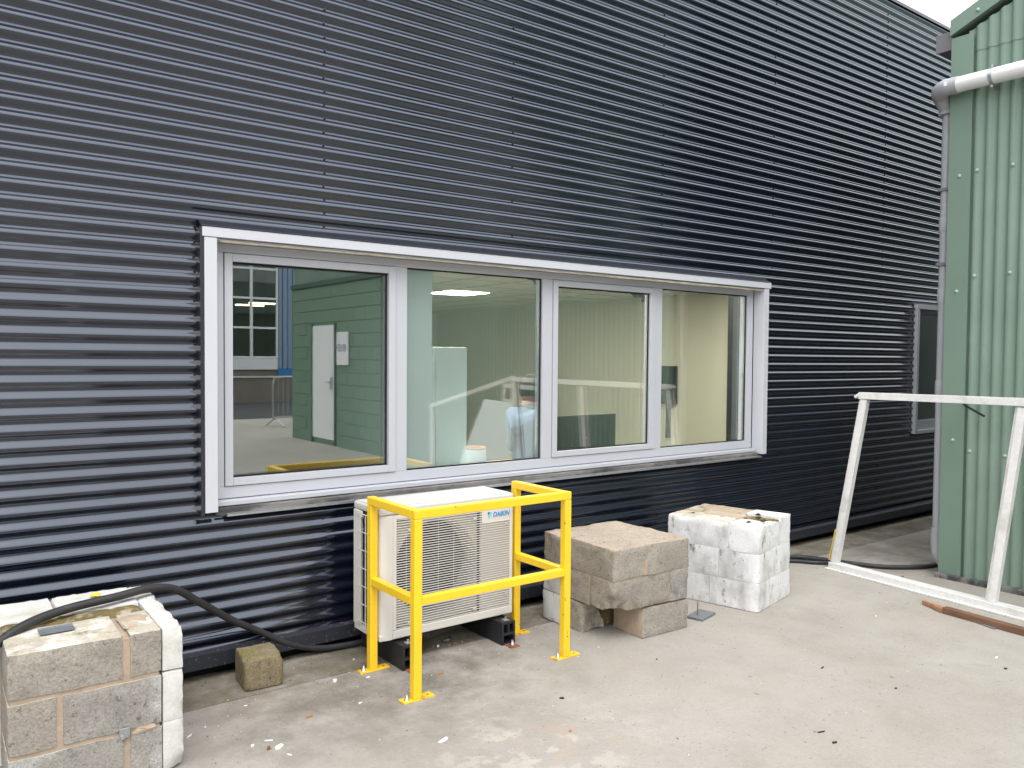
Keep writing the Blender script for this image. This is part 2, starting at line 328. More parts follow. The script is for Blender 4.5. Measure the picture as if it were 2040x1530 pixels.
# ================================================================== SETTING
b = MB(); b.quad((-400, -400, -.25), (400, -400, -.25), (400, 400, -.25), (-400, 400, -.25))
struct('ground', b.mesh('ground', 'asphalt'))
b = MB(); b.box(-60, 60, -15.9, -.345, -.24, 0)
struct('yard', b.mesh('yard', 'yard', .008, 2))
# old concrete strip along the wall, its wall-side edge broken
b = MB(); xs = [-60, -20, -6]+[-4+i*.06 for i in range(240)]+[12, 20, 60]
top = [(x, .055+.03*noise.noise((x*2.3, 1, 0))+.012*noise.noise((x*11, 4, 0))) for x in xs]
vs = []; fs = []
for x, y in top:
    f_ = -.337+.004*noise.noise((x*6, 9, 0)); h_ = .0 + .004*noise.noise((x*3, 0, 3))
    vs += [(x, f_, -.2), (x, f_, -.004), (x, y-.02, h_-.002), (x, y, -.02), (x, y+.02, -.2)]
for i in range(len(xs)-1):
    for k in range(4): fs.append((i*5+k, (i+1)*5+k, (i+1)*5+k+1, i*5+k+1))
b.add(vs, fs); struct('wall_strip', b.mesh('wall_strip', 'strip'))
b = MB(); b.box(-80, 80, -23.4, -15.95, -.24, -.03); struct('road', b.mesh('road', 'asphalt'))

# ================================================================== DARK CLAD BUILDING
bld = thing('clad_building', 'dark anthracite building clad in horizontal corrugated steel sheets', 'building')
PITCH, AMP = .07123, .0092
def prof(z): return AMP*math.cos(2*math.pi*(z-1.9353)/PITCH)      # +AMP = valley (screw line), -AMP = crest
LAPZ = [.105, 1.045, 1.99, 2.93, 3.88, 4.99]
LAPX = [-9.5, -3.87, 1.811, 7.49, 13.2]
WIN = (1.196, 5.655, .826, 2.238); WIN2 = (8.135, 9.4, .87, 2.14)
screw_me = None
def screw_mesh():
    b = MB(); n = 8
    ring = lambda r, y: [(r*math.cos(2*math.pi*k/n), y, r*math.sin(2*math.pi*k/n)) for k in range(n)]
    vs = ring(.0085, 0)+ring(.0085, -.0015)+ring(.0055, -.0017)+ring(.005, -.0065)
    fs = [(i*n+k, i*n+(k+1) % n, (i+1)*n+(k+1) % n, (i+1)*n+k) for i in range(3) for k in range(n)]+[tuple(range(3*n, 4*n))]
    b.add(vs, fs); return b.mesh('screw', 'screw')
screw_me = screw_mesh()
sheets = {}
for ci in range(len(LAPX)-1):
    for ri in range(len(LAPZ)-1):
        x0, x1 = LAPX[ci], LAPX[ci+1]+(.06 if ci < 3 else 0)
        z0, z1 = LAPZ[ri]-.03, LAPZ[ri+1]
        xs = {x0, x1}; nx = 16
        for i in range(1, nx): xs.add(x0+(x1-x0)*i/nx)
        zs = set(); k = 0; z = z0
        step = PITCH/12
        while z < z1: zs.add(round(z, 5)); z += step
        zs.add(z1)
        for W in (WIN, WIN2):
            for q in W[:2]:
                if x0 < q < x1: xs.add(q)
            for q in W[2:]:
                if z0 < q < z1: zs.add(q)
        xs = sorted(xs); zs = sorted(zs)
        off = -.0012*ri - .0009*(3-ci)
        vs = []
        for z in zs:
            for x in xs:
                wob = .0008*noise.noise((x*.5+ci*5, z*.8, 2.2))+.00012*noise.noise((x*2.7, z*3.1+ri*3, 7.7))
                vs.append((x, prof(z)+off+wob, z+.0014*noise.noise((x*.7, ri*4.1, ci*3.3))))
        nxv = len(xs); fs = []
        for j in range(len(zs)-1):
            for i in range(nxv-1):
                cx, cz = (xs[i]+xs[i+1])/2, (zs[j]+zs[j+1])/2
                if any(W[0] < cx < W[1] and W[2] < cz < W[3] for W in (WIN, WIN2)): continue
                a = j*nxv+i; fs.append((a, a+1, a+1+nxv, a+nxv))
        b = MB(); b.add(vs, fs, 0, True); sheets[ci, ri] = link('cladding_sheet', b.mesh('cladding_sheet', 'clad'), bld)
def sheet_at(x, z):
    ci = max(i for i in range(len(LAPX)-1) if LAPX[i] <= x); ri = max([i for i in range(len(LAPZ)-1) if LAPZ[i] <= z] or [0])
    return ci, ri
def add_screw(x, k):
    z = 1.9353+k*PITCH
    if z < .14 or z > 4.93: return
    if any(W[0]-.015 < x < W[1]+.015 and W[2] < z < W[3] for W in (WIN, WIN2)): return
    ci, ri = sheet_at(x, z)
    link('screw', screw_me, sheets[ci, ri], (x+random.uniform(-.004, .004), AMP-.0012*ri-.0009*(3-ci)-.0005, z+random.uniform(-.003, .003)))
for k in range(-26, 42):
    add_screw(1.83, k); add_screw(7.51, k)
    if k % 3 == 0: add_screw(3.085, k); add_screw(4.45, k); add_screw(5.775, k)
    if 1.9353+k*PITCH > .8 and k < 5: add_screw(1.158, k); add_screw(5.70, k); add_screw(8.11, k)
for lz in LAPZ[1:-1]:
    k = round((lz-.02-1.9353)/PITCH)
    for x in (3.085, 4.45, 5.775):
        if k % 3: add_screw(x, k)
        elif (k+1) % 3: add_screw(x, k+1)
# drip flashing, plinth, parapet, core
b = MB()
b.prism([(-.012, .142), (-.040, .130), (-.042, .060), (-.036, .060), (-.034, .126), (-.008, .136)], 0, -9.5, 13.2); 
link('drip_flashing', b.mesh('drip_flashing', 'dusty_trim'), bld)
part('plinth', bld, -9.5, 13.2, .085, .30, -.24, .16, 'black', 0)
b = MB(); b.prism([(-.030, 5.005), (-.030, 4.975), (-.026, 4.975), (-.026, 5.0), (.40, 5.022), (.40, 5.03)], 0, -9.5, 13.2)
link('parapet_cap', b.mesh('parapet_cap', 'clad_trim'), bld)
# structural wall behind the cladding with window openings (four pieces round each opening)
def backing(x0, x1, z0, z1): part('inner_wall', bld, x0, x1, .14, .30, z0, z1, 'grey_wall', 0)
backing(-9.5, 1.20, .16, 4.98); backing(5.652, 8.14, .16, 4.98); backing(9.4, 13.2, .16, 4.98)
backing(1.20, 5.652, .16, .82); backing(1.20, 5.652, 2.245, 4.98); backing(8.14, 9.4, .16, .86); backing(8.14, 9.4, 2.15, 4.98)
part('roof', bld, -9.5, 13.2, .41, 12, 4.86, 4.97, 'clad_trim', 0)

# ---- big window
win = link('window', None, bld, label='wide light grey four-light window')
YF = .06
# silver surround
part('head_trim', win, 1.180, 5.690, -.052, .012, 2.172, 2.220, 'alu_mill', .002)
part('jamb_trim', win, 1.190, 1.251, -.049, .055, .826, 2.1695, 'alu_mill', .0025)
part('jamb_trim', win, 5.609, 5.668, -.049, .055, .826, 2.1695, 'alu_mill', .0025)
b = MB(); b.prism([(-.056, 2.2235), (-.054, 2.226), (-.006, 2.262), (-.002, 2.258), (-.045, 2.2225)], 0, 1.172, 5.66)
link('head_flashing', b.mesh('head_flashing', 'clad_trim'), win)
part('side_flashing', win, 1.170, 1.1875, -.047, .012, .815, 2.2205, 'clad_trim', .001)
part('side_flashing', win, 5.671, 5.679, -.03, .012, .822, 2.170, 'clad_trim', .001)
# underside lining of the head with foam bead
part('head_soffit', win, 1.252, 5.608, -.03, .058, 2.160, 2.1695, 'alu', .001)
b = MB(); pts = []
for i in range(150):
    x = 1.27+i*(4.33/149); pts.append((x, -.030+.003*noise.noise((x*3, 0, 0)), 2.157+.004*noise.noise((x*6, 2, 0))))
b.tube(pts, [max(.002, .0055+.004*noise.noise((p[0]*5, 5, 1))+.003*noise.noise((p[0]*17, 5, 1))+(.004 if p[0] > 3.9 else 0)) for p in pts], 7)
link('foam_bead', b.mesh('foam_bead', 'foam'), win)
# fixed outer frame: rails, posts
FX0, FX1, FZ0, FZ1 = 1.253, 5.606, .872, 2.159
FY0, FY1 = .058, .130
part('frame_rail', win, FX0, FX1, FY0, FY1, 2.115, FZ1, 'alu', .0015)
part('frame_rail', win, FX0, FX1, FY0, FY1, FZ0, .9315, 'alu', .0015)
for xa, xb in ((FX0, 1.314), (2.294, 2.368), (3.381, 3.466), (4.447, 4.523), (5.534, FX1)):
    part('frame_post', win, xa, xb, FY0+.0006, FY1, .9322, 2.1143, 'alu', .0015)
part('cill', win, 1.253, 5.607, .010, .120, .842, .868, 'alu', .003)
part('bedding_strip', win, 1.252, 5.60, -.014, .10, .800, .838, 'mortar_dirty', .004)
b = MB(); b.prism([(-.036, .797), (-.036, .8075), (-.012, .812), (-.012, .802)], 0, 1.30, 5.63); link('mesh_bead', b.mesh('mesh_bead', 'steel'), win)
part('head_packer', win, 1.2, 5.65, .0585, .30, 2.1705, 2.25, 'black', 0)
# opening sashes
def sash(x0, x1, z0, z1, gx0, gx1, gz0, gz1):
    y0, y1 = .050, .118
    part('sash_stile', win, x0, gx0, y0, y1, z0, z1, 'alu', .002)
    part('sash_stile', win, gx1, x1, y0, y1, z0, z1, 'alu', .002)
    part('sash_rail', win, gx0+.0003, gx1-.0003, y0+.0004, y1, gz1, z1, 'alu', .002)
    part('sash_rail', win, gx0+.0003, gx1-.0003, y0+.0004, y1, z0, gz0, 'alu', .002)
sash(1.3175, 2.2905, .9345, 2.112, 1.358, 2.246, .974, 2.072)
sash(3.4695, 4.4435, .9345, 2.112, 3.510, 4.396, .972, 2.072)
def pane(x0, x1, z0, z1):
    g = .008
    m_ = MB()
    m_.box(x0, x1, .073, .082, z0, z0+g); m_.box(x0, x1, .073, .082, z1-g, z1); m_.box(x0, x0+.005, .0735, .0815, z0+g, z1-g); m_.box(x1-g, x1, .0735, .0815, z0+g, z1-g)
    link('gasket', m_.mesh('gasket', 'gasket'), win)
    link('glass_pane', bxm('glass_pane', x0+.001, x1-.001, .0835, .1075, z0+.001, z1-.001, 'glass', 0), win)
pane(1.3582, 2.2458, .9743, 2.0717); pane(2.3682, 3.3808, .9317, 2.1148); pane(3.5102, 4.3958, .9723, 2.0717); pane(4.5232, 5.5338, .9317, 2.1148)
# inner reveal linings (seen through the panes)
part('reveal_lining', win, 5.60, 5.65, .132, .19, .84, 2.24, 'alu', .001)
part('reveal_lining', win, 5.59, 5.65, .191, .30, .84, 2.24, 'black', .001)
part('reveal_board', win, 1.2, 5.60, .131, .42, .835, .862, 'white_wall', .003)

# ---- second window, mostly behind the green building
w2 = link('window', None, bld, label='narrow grey framed window beyond the green building')
part('head_trim', w2, 8.115, 9.42, -.040, .04, 2.112, 2.158, 'alu_mill', .002)
part('jamb_trim', w2, 8.120, 8.165, -.038, .07, .862, 2.110, 'alu_mill', .002)
part('jamb_trim', w2, 9.36, 9.405, -.038, .07, .862, 2.110, 'alu_mill', .002)
part('sill_trim', w2, 8.167, 9.358, -.034, .07, .858, .893, 'alu_mill', .002)
part('frame_post', w2, 8.167, 8.215, .02, .10, .895, 2.110, 'alu', .002)
part('frame_post', w2, 9.31, 9.358, .02, .10, .895, 2.110, 'alu', .002)
part('frame_rail', w2, 8.2155, 9.3095, .021, .10, .895, .985, 'alu', .002)
part('frame_rail', w2, 8.2155, 9.3095, .021, .10, 2.065, 2.110, 'alu', .002)
link('glass_pane', bxm('glass_pane', 8.2157, 9.3093, .05, .074, .9852, 2.0648, 'glass', 0), w2)

# ---- rooms behind the window
rm = dict(x0=2.395, x1=8.15, zc=2.42)
part('room_wall', bld, 8.15, 8.30, .30, 9.2, -.2, 2.46, 'cream', 0)                 # right-hand wall
part('room_wall', bld, -3.0, 8.15, 9.05, 9.2, -.2, 2.46, 'cream', 0)                # back wall
part('room_wall', bld, -3.15, -3.0, .30, 9.2, -.2, 2.46, 'grey_wall', 0)
part('partition', bld, 2.402, 2.585, .135, 9.04, -.2, 2.42, 'white_wall', .002)
part('wall_column', bld, 8.02, 8.149, 1.95, 2.42, -.2, 2.42, 'cream', .003)
part('room_ceiling', bld, 2.586, 8.149, .301, 9.04, 2.42, 2.46, 'ceil', 0)
part('room_ceiling', bld, -2.99, 2.40, .301, 9.04, 2.42, 2.46, 'grey_wall', 0)
part('dark_partition', bld, -2.9, 2.40, 5.2, 5.3, -.2, 2.419, 'grey_wall', 0)
part('room_floor', bld, -3.0, 8.149, .301, 9.04, -.22, -.17, 'carpet', 0)
for i in range(9): part('ceiling_bar', bld, 2.59, 8.14, .70+i*.6-.012, .70+i*.6+.012, 2.414, 2.4195, 'grid', 0)
for i in range(9): part('ceiling_bar', bld, 3.0+i*.6-.012, 3.0+i*.6+.012, .302, 9.0, 2.4135, 2.4190, 'grid', 0)
# room of the far window: dark
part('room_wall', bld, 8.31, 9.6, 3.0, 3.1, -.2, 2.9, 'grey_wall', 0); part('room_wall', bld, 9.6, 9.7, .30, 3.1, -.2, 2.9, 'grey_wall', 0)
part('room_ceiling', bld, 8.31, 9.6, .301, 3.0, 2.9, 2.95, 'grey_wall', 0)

LAMPS = [(5.70, 4.59), (3.6, 2.19), (5.1, 2.19), (6.6, 2.19), (3.6, 1.0), (5.1, 1.0)]  # first is in view; the others are unseen fill added to brighten the office
lab = ['lit square ceiling panel seen through the second pane', None]
for i, (x, y) in enumerate(LAMPS):
    t = thing('ceiling_or_fill_light', lab[0] if i == 0 else ['','unseen fill light added near the office partition, second row','unseen fill light added in mid office, second row','unseen fill light added furthest right in the office, second row','unseen fill light added nearest the glass by the partition','unseen fill light added nearest the glass in mid office'][i], 'ceiling light', (x, y, 2.419), 0, 'office ceiling lights')
    part('frame', t, -.298, .298, -.298, .298, -.010, -.0065, 'alu', 0)
    part('diffuser', t, -.275, .275, -.275, .275, -.016, -.0105, 'lamp', 0)

# ---- things inside the office
cab = thing('tall_cabinet', 'tall white cabinet standing beside the partition inside the office', 'cabinet', (2.60, .52, -.17))
part('carcass', cab, 0, .50, .022, .45, 0, 1.835, 'white_panel', .004)
part('door', cab, .002, .249, 0, .020, .05, 1.83, 'white_panel', .002); part('door', cab, .252, .498, 0, .020, .05, 1.83, 'white_panel', .002)
part('plinth', cab, .02, .48, .03, .44, -.0, .045, 'black', 0) if False else None
desk = thing('desk', 'beech topped desk carrying the dark screen inside the office', 'desk', (4.2, .75, -.17))
part('desk_top', desk, -.75, 1.15, 0, .78, .86, .888, 'wood', .004)
for sx_, sy_ in ((-.70, .05), (1.06, .05), (-.70, .68), (1.06, .68)): part('leg', desk, sx_, sx_+.05, sy_, sy_+.05, 0, .859, 'alu', .002)
mon = thing('monitor', 'dark flat screen standing on the desk behind the third pane', 'monitor', (4.62, 1.0, .7195))
part('screen', mon, -.36, .34, -.02, .02, .045, .40, 'black', .006)
part('stand', mon, -.03, .03, .021, .05, .012, .20, 'black', .002); part('base', mon, -.12, .12, -.06, .14, 0, .011, 'black', .003)
b = MB(); b.box(-.006, .006, -.024, -.0205, .205, .213); link('badge', b.mesh('badge', 'alu'), mon)
binb = thing('paper_roll', 'pale upright cylinder with an open top beside the white cabinet inside', 'cylinder', (3.30, .72, -.17))
b = MB(); n = 28; rs = [(.085, 0), (.085, 1.11), (.062, 1.11), (.062, .80)]
vs = [(r*math.cos(2*math.pi*k/n), r*math.sin(2*math.pi*k/n), z) for r, z in rs for k in range(n)]
b.add(vs, [(i*n+k, i*n+(k+1) % n, (i+1)*n+(k+1) % n, (i+1)*n+k) for i in range(3) for k in range(n)]+[tuple(range(n)), tuple(range(3*n, 4*n))], 0, False)
link('tube', b.mesh('tube', 'white_panel'), binb)
b = MB(); ring = [(.074*math.cos(2*math.pi*k/n), .074*math.sin(2*math.pi*k/n), 1.113) for k in range(n+1)]; b.tube(ring, .012, 8); link('rim', b.mesh('rim', 'chip_tan'), binb)
dev = thing('wall_device', 'narrow black unit mounted on the cream wall behind the fourth mullion', 'wall device', (8.149, 3.24, 1.0))
part('case', dev, -.09, 0, -.14, .10, .0, .50, 'black', .01); part('cable_tray', dev, -.05, 0, -.03, .02, -.45, -.002, 'black', .002)
# torn lining hanging at the window head
def torn(name, label, x, y, z, wd, ht, seed):
    rnd = random.Random(seed); t = thing(name, label, 'torn lining', (x, y, z)); b = MB(); n_ = 16; vs = []; fs = []
    for i in range(n_+1):
        u = i/n_; hh = -ht*(.62+.38*u)*(1+.05*rnd.uniform(-1, 1))-.006
        vs += [(u*wd, .03*math.sin(u*7), 0), (u*wd+rnd.uniform(-.01, .01), .03*math.sin(u*7)-.012*u, hh)]
    for i in range(n_): fs.append((2*i, 2*i+2, 2*i+3, 2*i+1))
    b.add(vs, fs, 0, True); b.add([(v[0], v[1]+.006, v[2]) for v in vs], [f[::-1] for f in fs], 0, True)
    link('flap', b.mesh('flap', 'membrane'), t)
torn('torn_lining', 'dark torn lining hanging in the top corner of the third pane', 4.38, .42, 2.42, .37, .40, 4)
torn('torn_lining', 'small ragged lining hanging at the top of the second pane', 3.30, .42, 2.42, .34, .315, 9)

# ---- person in the office (standing, turned to the right, seen from the shoulder up)
def build_person(px, py, fz, rz):
    J = dict(pel=(0, 0, .92, .135, .115), sp=(0, .0, 1.06, .13, .105), ch=(-.01, 0, 1.24, .155, .12), nb=(-.015, 0, 1.365, .075, .07), nk=(.0, 0, 1.42, .055, .055), hd=(.02, 0, 1.50, .05, .05),
             sl=(-.01, .155, 1.325, .068, .068), el=(.02, .205, 1.06, .046, .046), wl=(.20, .17, .93, .032, .032), hl=(.27, .15, .93, .034, .02),
             sr=(-.01, -.155, 1.325, .068, .068), er=(.02, -.205, 1.06, .046, .046), wr=(.20, -.17, .93, .032, .032), hr=(.27, -.15, .93, .034, .02),
             tl=(0, .095, .86, .095, .085), kl=(.02, .10, .48, .06, .06), al=(-.01, .10, .08, .042, .042), fl=(.13, .12, .035, .038, .03),
             tr=(0, -.095, .86, .095, .085), kr=(.02, -.10, .48, .06, .06), ar=(-.01, -.10, .08, .042, .042), fr=(.13, -.12, .035, .038, .03))
    E_ = 'pel-sp sp-ch ch-nb nb-nk nk-hd ch-sl sl-el el-wl wl-hl ch-sr sr-er er-wr wr-hr pel-tl tl-kl kl-al al-fl pel-tr tr-kr kr-ar ar-fr'.split()
    bm = bmesh.new()
    # head: sculpted ellipsoid with face, nose, ears
    def blob(c, r, fn=None, sub=4):
        g = bmesh.ops.create_icosphere(bm, subdivisions=sub, radius=1)
        for v in g['verts']:
            p = Vector((v.co.x*r[0], v.co.y*r[1], v.co.z*r[2]))
            if fn: p = fn(p)
            v.co = p+Vector(c)
    def hd(p):
        z = p.z/.125
        if z < 0: p.y *= 1+.28*z; p.x *= 1+.12*z
        if p.x > .05 and z < -.1: p.x += .006
        if p.x > .06 and .0 < z < .25: p.x -= .010
        return p
    for e in E_:                                   # limbs and trunk: overlapping tapered ellipsoids, fused by the voxel remesh below
        p_, q_ = (J[k] for k in e.split('-')); ln = (Vector(p_[:3])-Vector(q_[:3])).length; st_ = max(3, int(ln/.022))
        for i in range(st_+1):
            u = i/st_; c = Vector(p_[:3]).lerp(Vector(q_[:3]), u); ra = p_[3]*(1-u)+q_[3]*u; rb = p_[4]*(1-u)+q_[4]*u
            trunk = e in ('pel-sp', 'sp-ch', 'ch-nb')
            blob(c, (rb, ra, max(ra, rb)*(.6 if trunk else 1)) if trunk else (ra, ra, rb) if e in ('wl-hl', 'wr-hr') else (ra, rb, rb), None, 2)
    blob((.03, 0, 1.535), (.100, .078, .122), hd)
    blob((.135, 0, 1.515), (.018, .013, .024), None, 3)
    for s in (-1, 1): blob((.02, s*.079, 1.525), (.022, .010, .032), None, 3)
    # fingers
    for s in (1, -1):
        for k, ln in enumerate((.06, .072, .076, .07)):
            base = Vector((.29, s*(.115+.021*k), .935)); tip = base+Vector((ln*.8, s*.004*(k-1.5), -ln*.45))
            for j in range(5): blob(base.lerp(tip, j/4), (.0095, .0088, .009), None, 2)
        base = Vector((.245, s*.115, .93)); tip = base+Vector((.045, -s*.035, -.01))
        for j in range(4): blob(base.lerp(tip, j/3), (.011, .011, .011), None, 2)
    me2 = bpy.data.meshes.new('body'); bm.to_mesh(me2); bm.free()
    o2 = bpy.data.objects.new('body_src', me2); COL.objects.link(o2)
    rmx = o2.modifiers.new('r', 'REMESH'); rmx.mode = 'VOXEL'; rmx.voxel_size = .0085
    smx = o2.modifiers.new('m', 'SMOOTH'); smx.iterations = 3
    dg = bpy.context.evaluated_depsgraph_get(); m3 = bpy.data.meshes.new_from_object(o2.evaluated_get(dg)); COL.objects.unlink(o2)
    m3.name = 'body'; m3.materials.clear()
    for q in ('skin', 'shirt', 'navy', 'shoe'): m3.materials.append(MT[q])
    for p in m3.polygons:
        c = p.center; p.use_smooth = True
        if c.z > 1.395 or (c.x > .215 and c.z > .8 and c.z < 1.0): k = 0
        elif c.z > .90: k = 1
        elif c.z > .075: k = 2
        else: k = 3
        p.material_index = k
    t = thing('person', 'person in a light blue shirt standing inside the office behind the second pane', 'person', (px, py, fz), rz)
    link('body', m3, t)
    # hair cap
    bm = bmesh.new(); g = bmesh.ops.create_icosphere(bm, subdivisions=4, radius=1)
    for v in g['verts']:
        v.co = hd(Vector((v.co.x*.106, v.co.y*.083, v.co.z*.128)))+Vector((.024, 0, 1.538))
    kill = [v for v in bm.verts if (v.co.x > .085 and v.co.z < 1.59) or v.co.z < 1.475+max(0, v.co.x)*.6 or (v.co.x > .03 and v.co.z < 1.55)]
    bmesh.ops.delete(bm, geom=kill, context='VERTS')
    hm = bpy.data.meshes.new('hair'); bm.to_mesh(hm); bm.free(); hm.materials.append(MT['hair'])
    for p in hm.polygons: p.use_smooth = True
    link('hair', hm, t)
    b = MB(); n_ = 24
    b.tube([(.0+.062*math.cos(2*math.pi*k/n_)-.004, .060*math.sin(2*math.pi*k/n_), 1.392+.012*math.cos(2*math.pi*k/n_+math.pi)) for k in range(n_+1)], .013, 8)
    link('collar', b.mesh('collar', 'navy'), t)
    for s in (-1, 1):
        b = MB(); b.tube([(.118, s*.030, 1.540), (.124, s*.030, 1.540)], [.011, .008], 10); link('eye', b.mesh('eye', 'hair'), t)
    b = MB(); b.tube([(.113, -.022, 1.470), (.121, 0, 1.470), (.113, .022, 1.470)], .004, 6); link('mouth', b.mesh('mouth', 'membrane'), t)
    return t
build_person(4.10, 1.12, -.20, R(8))

# ================================================================== GREEN BUILDING (right)
GX = 6.15; GY = -1.23; GEND = -11.0
gb = thing('green_building', 'green corrugated steel shed with gable end at the right edge', 'building')
APX = (GY+GEND)/2; SL = .44
def rake(y): return 3.93+SL*(min(abs(y-GY), abs(y-GEND)))
GP = .0775
def gsheet(y0, y1, zb, ztf, off=0):
    n_ = max(4, int((y1-y0)/GP*12)); vs = []; fs = []
    for i in range(n_+1):
        y = y0+(y1-y0)*i/n_
        c = math.cos(2*math.pi*(y+1.41)/GP)
        x = GX+.004-.0085*(max(-1, min(1, c*1.5)))+off
        vs += [(x, y, zb), (x, y, ztf(y))]
    for i in range(n_): fs.append((2*i, 2*i+2, 2*i+3, 2*i+1))
    b = MB(); b.add(vs, fs, 0, True); return link('cladding_sheet', b.mesh('cladding_sheet', 'green'), gb)
gsc = MB(); n = 8
gr = lambda r, x: [(x, r*math.cos(2*math.pi*k/n), r*math.sin(2*math.pi*k/n)) for k in range(n)]
gsc.add(gr(.014, 0)+gr(.012, -.006)+gr(.006, -.010), [(i*n+k, i*n+(k+1) % n, (i+1)*n+(k+1) % n, (i+1)*n+k) for i in range(2) for k in range(n)]+[tuple(range(2*n, 3*n))], 0, True)
gsc = gsc.mesh('screw', 'green_screw')
ycur = GY-.135; cols = []
while ycur > -7.0: cols.append((max(-7.0, ycur-.93), ycur)); ycur -= .93
for y0, y1 in cols:
    lo = gsheet(y0, y1+.02, .03 if y0 > -6.9 else .03, lambda y: 3.845)
    gsheet(y0, y1+.02, 3.80, lambda y: rake(y)-.03, -.004)
    for zz in (.95, 2.2, 2.95, 3.55):
        y = y1-.055
        while y > y0+.02:
            link('screw', gsc, lo, (GX-.006, y, zz+random.uniform(-.012, .012)+(.45 if False else 0))); y -= GP*3
y0 = -7.0
while y0 > GEND+.2:
    y1 = max(GEND+.13, y0-.93); gsheet(y1, y0+.01, 2.95, lambda y: rake(y)-.03); y0 = y1
# far end: painted blockwork with door
bw = link('block_wall', bxm('block_wall', GX+.010, GX+.14, GEND, -7.0, 0, 2.86, 'green_block', 0), gb)
pb = bxm('painted_block', -.011, .0, -.217, .217, 0, .205, 'green_block', .005, 1)
DY0, DY1, DZ = -9.98, -9.06, 2.14
for r_ in range(13):
    y = -7.0-(.22 if r_ % 2 else .0)
    z = r_*.22
    while y-.44 > GEND-.01:
        if not (y > DY0-.02 and y-.44 < DY1+.02 and z < DZ): link('painted_block', pb, bw, (GX+.010, y-.22, z))
        y -= .44
link('lintel_beam', bxm('lintel_beam', GX-.03, GX+.12, GEND, -6.9, 2.865, 2.95, 'green_dark', .004), gb)
dr = link('door', bxm('door', GX-.012, GX+.03, DY0, DY1, .10, DZ, 'door', .004), gb)
link('door_frame', bxm('door_frame', GX-.02, GX+.02, DY0-.05, DY0-.003, .0, DZ+.04, 'green_dark', .003), gb)
link('door_frame', bxm('door_frame', GX-.02, GX+.02, DY1+.003, DY1+.05, .0, DZ+.04, 'green_dark', .003), gb)
b = MB(); b.box(GX-.03, GX-.0125, DY1-.13, DY1-.07, 1.0, 1.22); b.tube([(GX-.02, DY1-.10, 1.14), (GX-.065, DY1-.10, 1.14), (GX-.065, DY1-.24, 1.14)], .011, 8); link('handle', b.mesh('handle', 'steel'), dr)
sg = thing('wall_sign', 'white notice board with two round marks beside the white door, seen in reflection', 'sign', (GX-.005, -8.70, 1.44))
part('board', sg, -.02, -.008, -.23, .23, 0, .57, 'door', .002)
for yy in (-.10, .08):
    b = MB(); n_ = 20; b.tube([(-.0215, yy+.052*math.cos(2*math.pi*k/n_), .30+.062*math.sin(2*math.pi*k/n_)) for k in range(n_+1)], .008, 6); b.box(-.023, -.0205, yy-.018, yy+.018, .29, .31); link('round_mark', b.mesh('round_mark', 'logo_navy'), sg)
# corner and verge flashings
b = MB(); b.box(GX-.016, GX-.008, GY-.150, GY+.004, .03, 3.93); b.box(GX-.008, GX+.15, GY-.004, GY+.004, .03, 3.93)
link('corner_flashing', b.mesh('corner_flashing', 'green_trim', .001), gb)
b = MB(); b.box(GX-.016, GX-.008, GY-.150, GY+.004, .03, 2.18); me_ = bxm('lap_piece', GX-.0185, GX-.0162, GY-.152, GY+.006, .03, 2.05, 'green_trim', .0005); link('corner_flashing', me_, gb)
for zz in (1.02, 2.10, 2.93): link('screw', gsc, gb, (GX-.0175, GY-.075, zz))
for ya, yb in ((GY+.012, APX), (GEND-.012, APX)):
    za, zb = 3.945, 3.945+SL*abs(yb-ya)
    b = MB(); b.add([(GX-.028, ya, za), (GX-.028, yb, zb), (GX-.028, yb, zb+.115), (GX-.028, ya, za+.115), (GX+.16, ya, za), (GX+.16, yb, zb), (GX+.16, yb, zb+.115), (GX+.16, ya, za+.115)],
                    [(0, 1, 2, 3), (7, 6, 5, 4), (3, 2, 6, 7), (0, 3, 7, 4), (1, 0, 4, 5), (2, 1, 5, 6)])
    link('verge_flashing', b.mesh('verge_flashing', 'green_trim', .002), gb)
for d in (.18, .65, 1.1): link('screw', gsc, gb, (GX-.030, GY-d, 3.995+SL*d))
# side wall facing the dark building, roof slopes, far side
part('side_wall', gb, GX+.16, GX+14, GY-.12, GY-.003, 0, 3.90, 'green', 0)
part('side_wall', gb, GX+.16, GX+14, GEND+.003, GEND+.12, 0, 3.90, 'green', 0)
part('back_wall', gb, GX+13.9, GX+14, GEND+.13, GY-.13, 0, 3.90, 'green', 0)
for ya, yb in ((GY+.10, APX), (GEND-.10, APX)):
    za, zb = 3.90, 3.93+SL*abs(APX-GY)
    b = MB(); b.add([(GX+.165, ya, za), (GX+14, ya, za), (GX+14, yb, zb), (GX+.165, yb, zb), (GX+.165, ya, za+.06), (GX+14, ya, za+.06), (GX+14, yb, zb+.06), (GX+.165, yb, zb+.06)],
                    [(0, 1, 2, 3), (7, 6, 5, 4), (0, 4, 5, 1), (1, 5, 6, 2), (2, 6, 7, 3), (3, 7, 4, 0)])
    link('roof', b.mesh('roof', 'green_trim'), gb)
link('base_kerb', bxm('base_kerb', GX-.05, GX+.10, -7.0, GY+.02, -.01, .035, 'mortar_dirty', .008), gb)
# eaves gutter with stop end
gt = thing('roof_gutter', 'dark grey box gutter with stop end at the green eaves', 'gutter', (GX+.03, GY+.012, 3.865))
b = MB(); b.box(-.005, 8, 0, .115, 0, .008); b.box(-.005, 8, .107, .115, .008, .125); b.box(-.005, 8, 0, .008, .008, .125); b.box(-.006, .002, 0, .115, 0, .125)
link('trough', b.mesh('trough', 'gutter', .002), gt)
link('stop_end', bxm('stop_end', -.016, -.007, -.004, .119, -.004, .13, 'gutter', .003), gt)
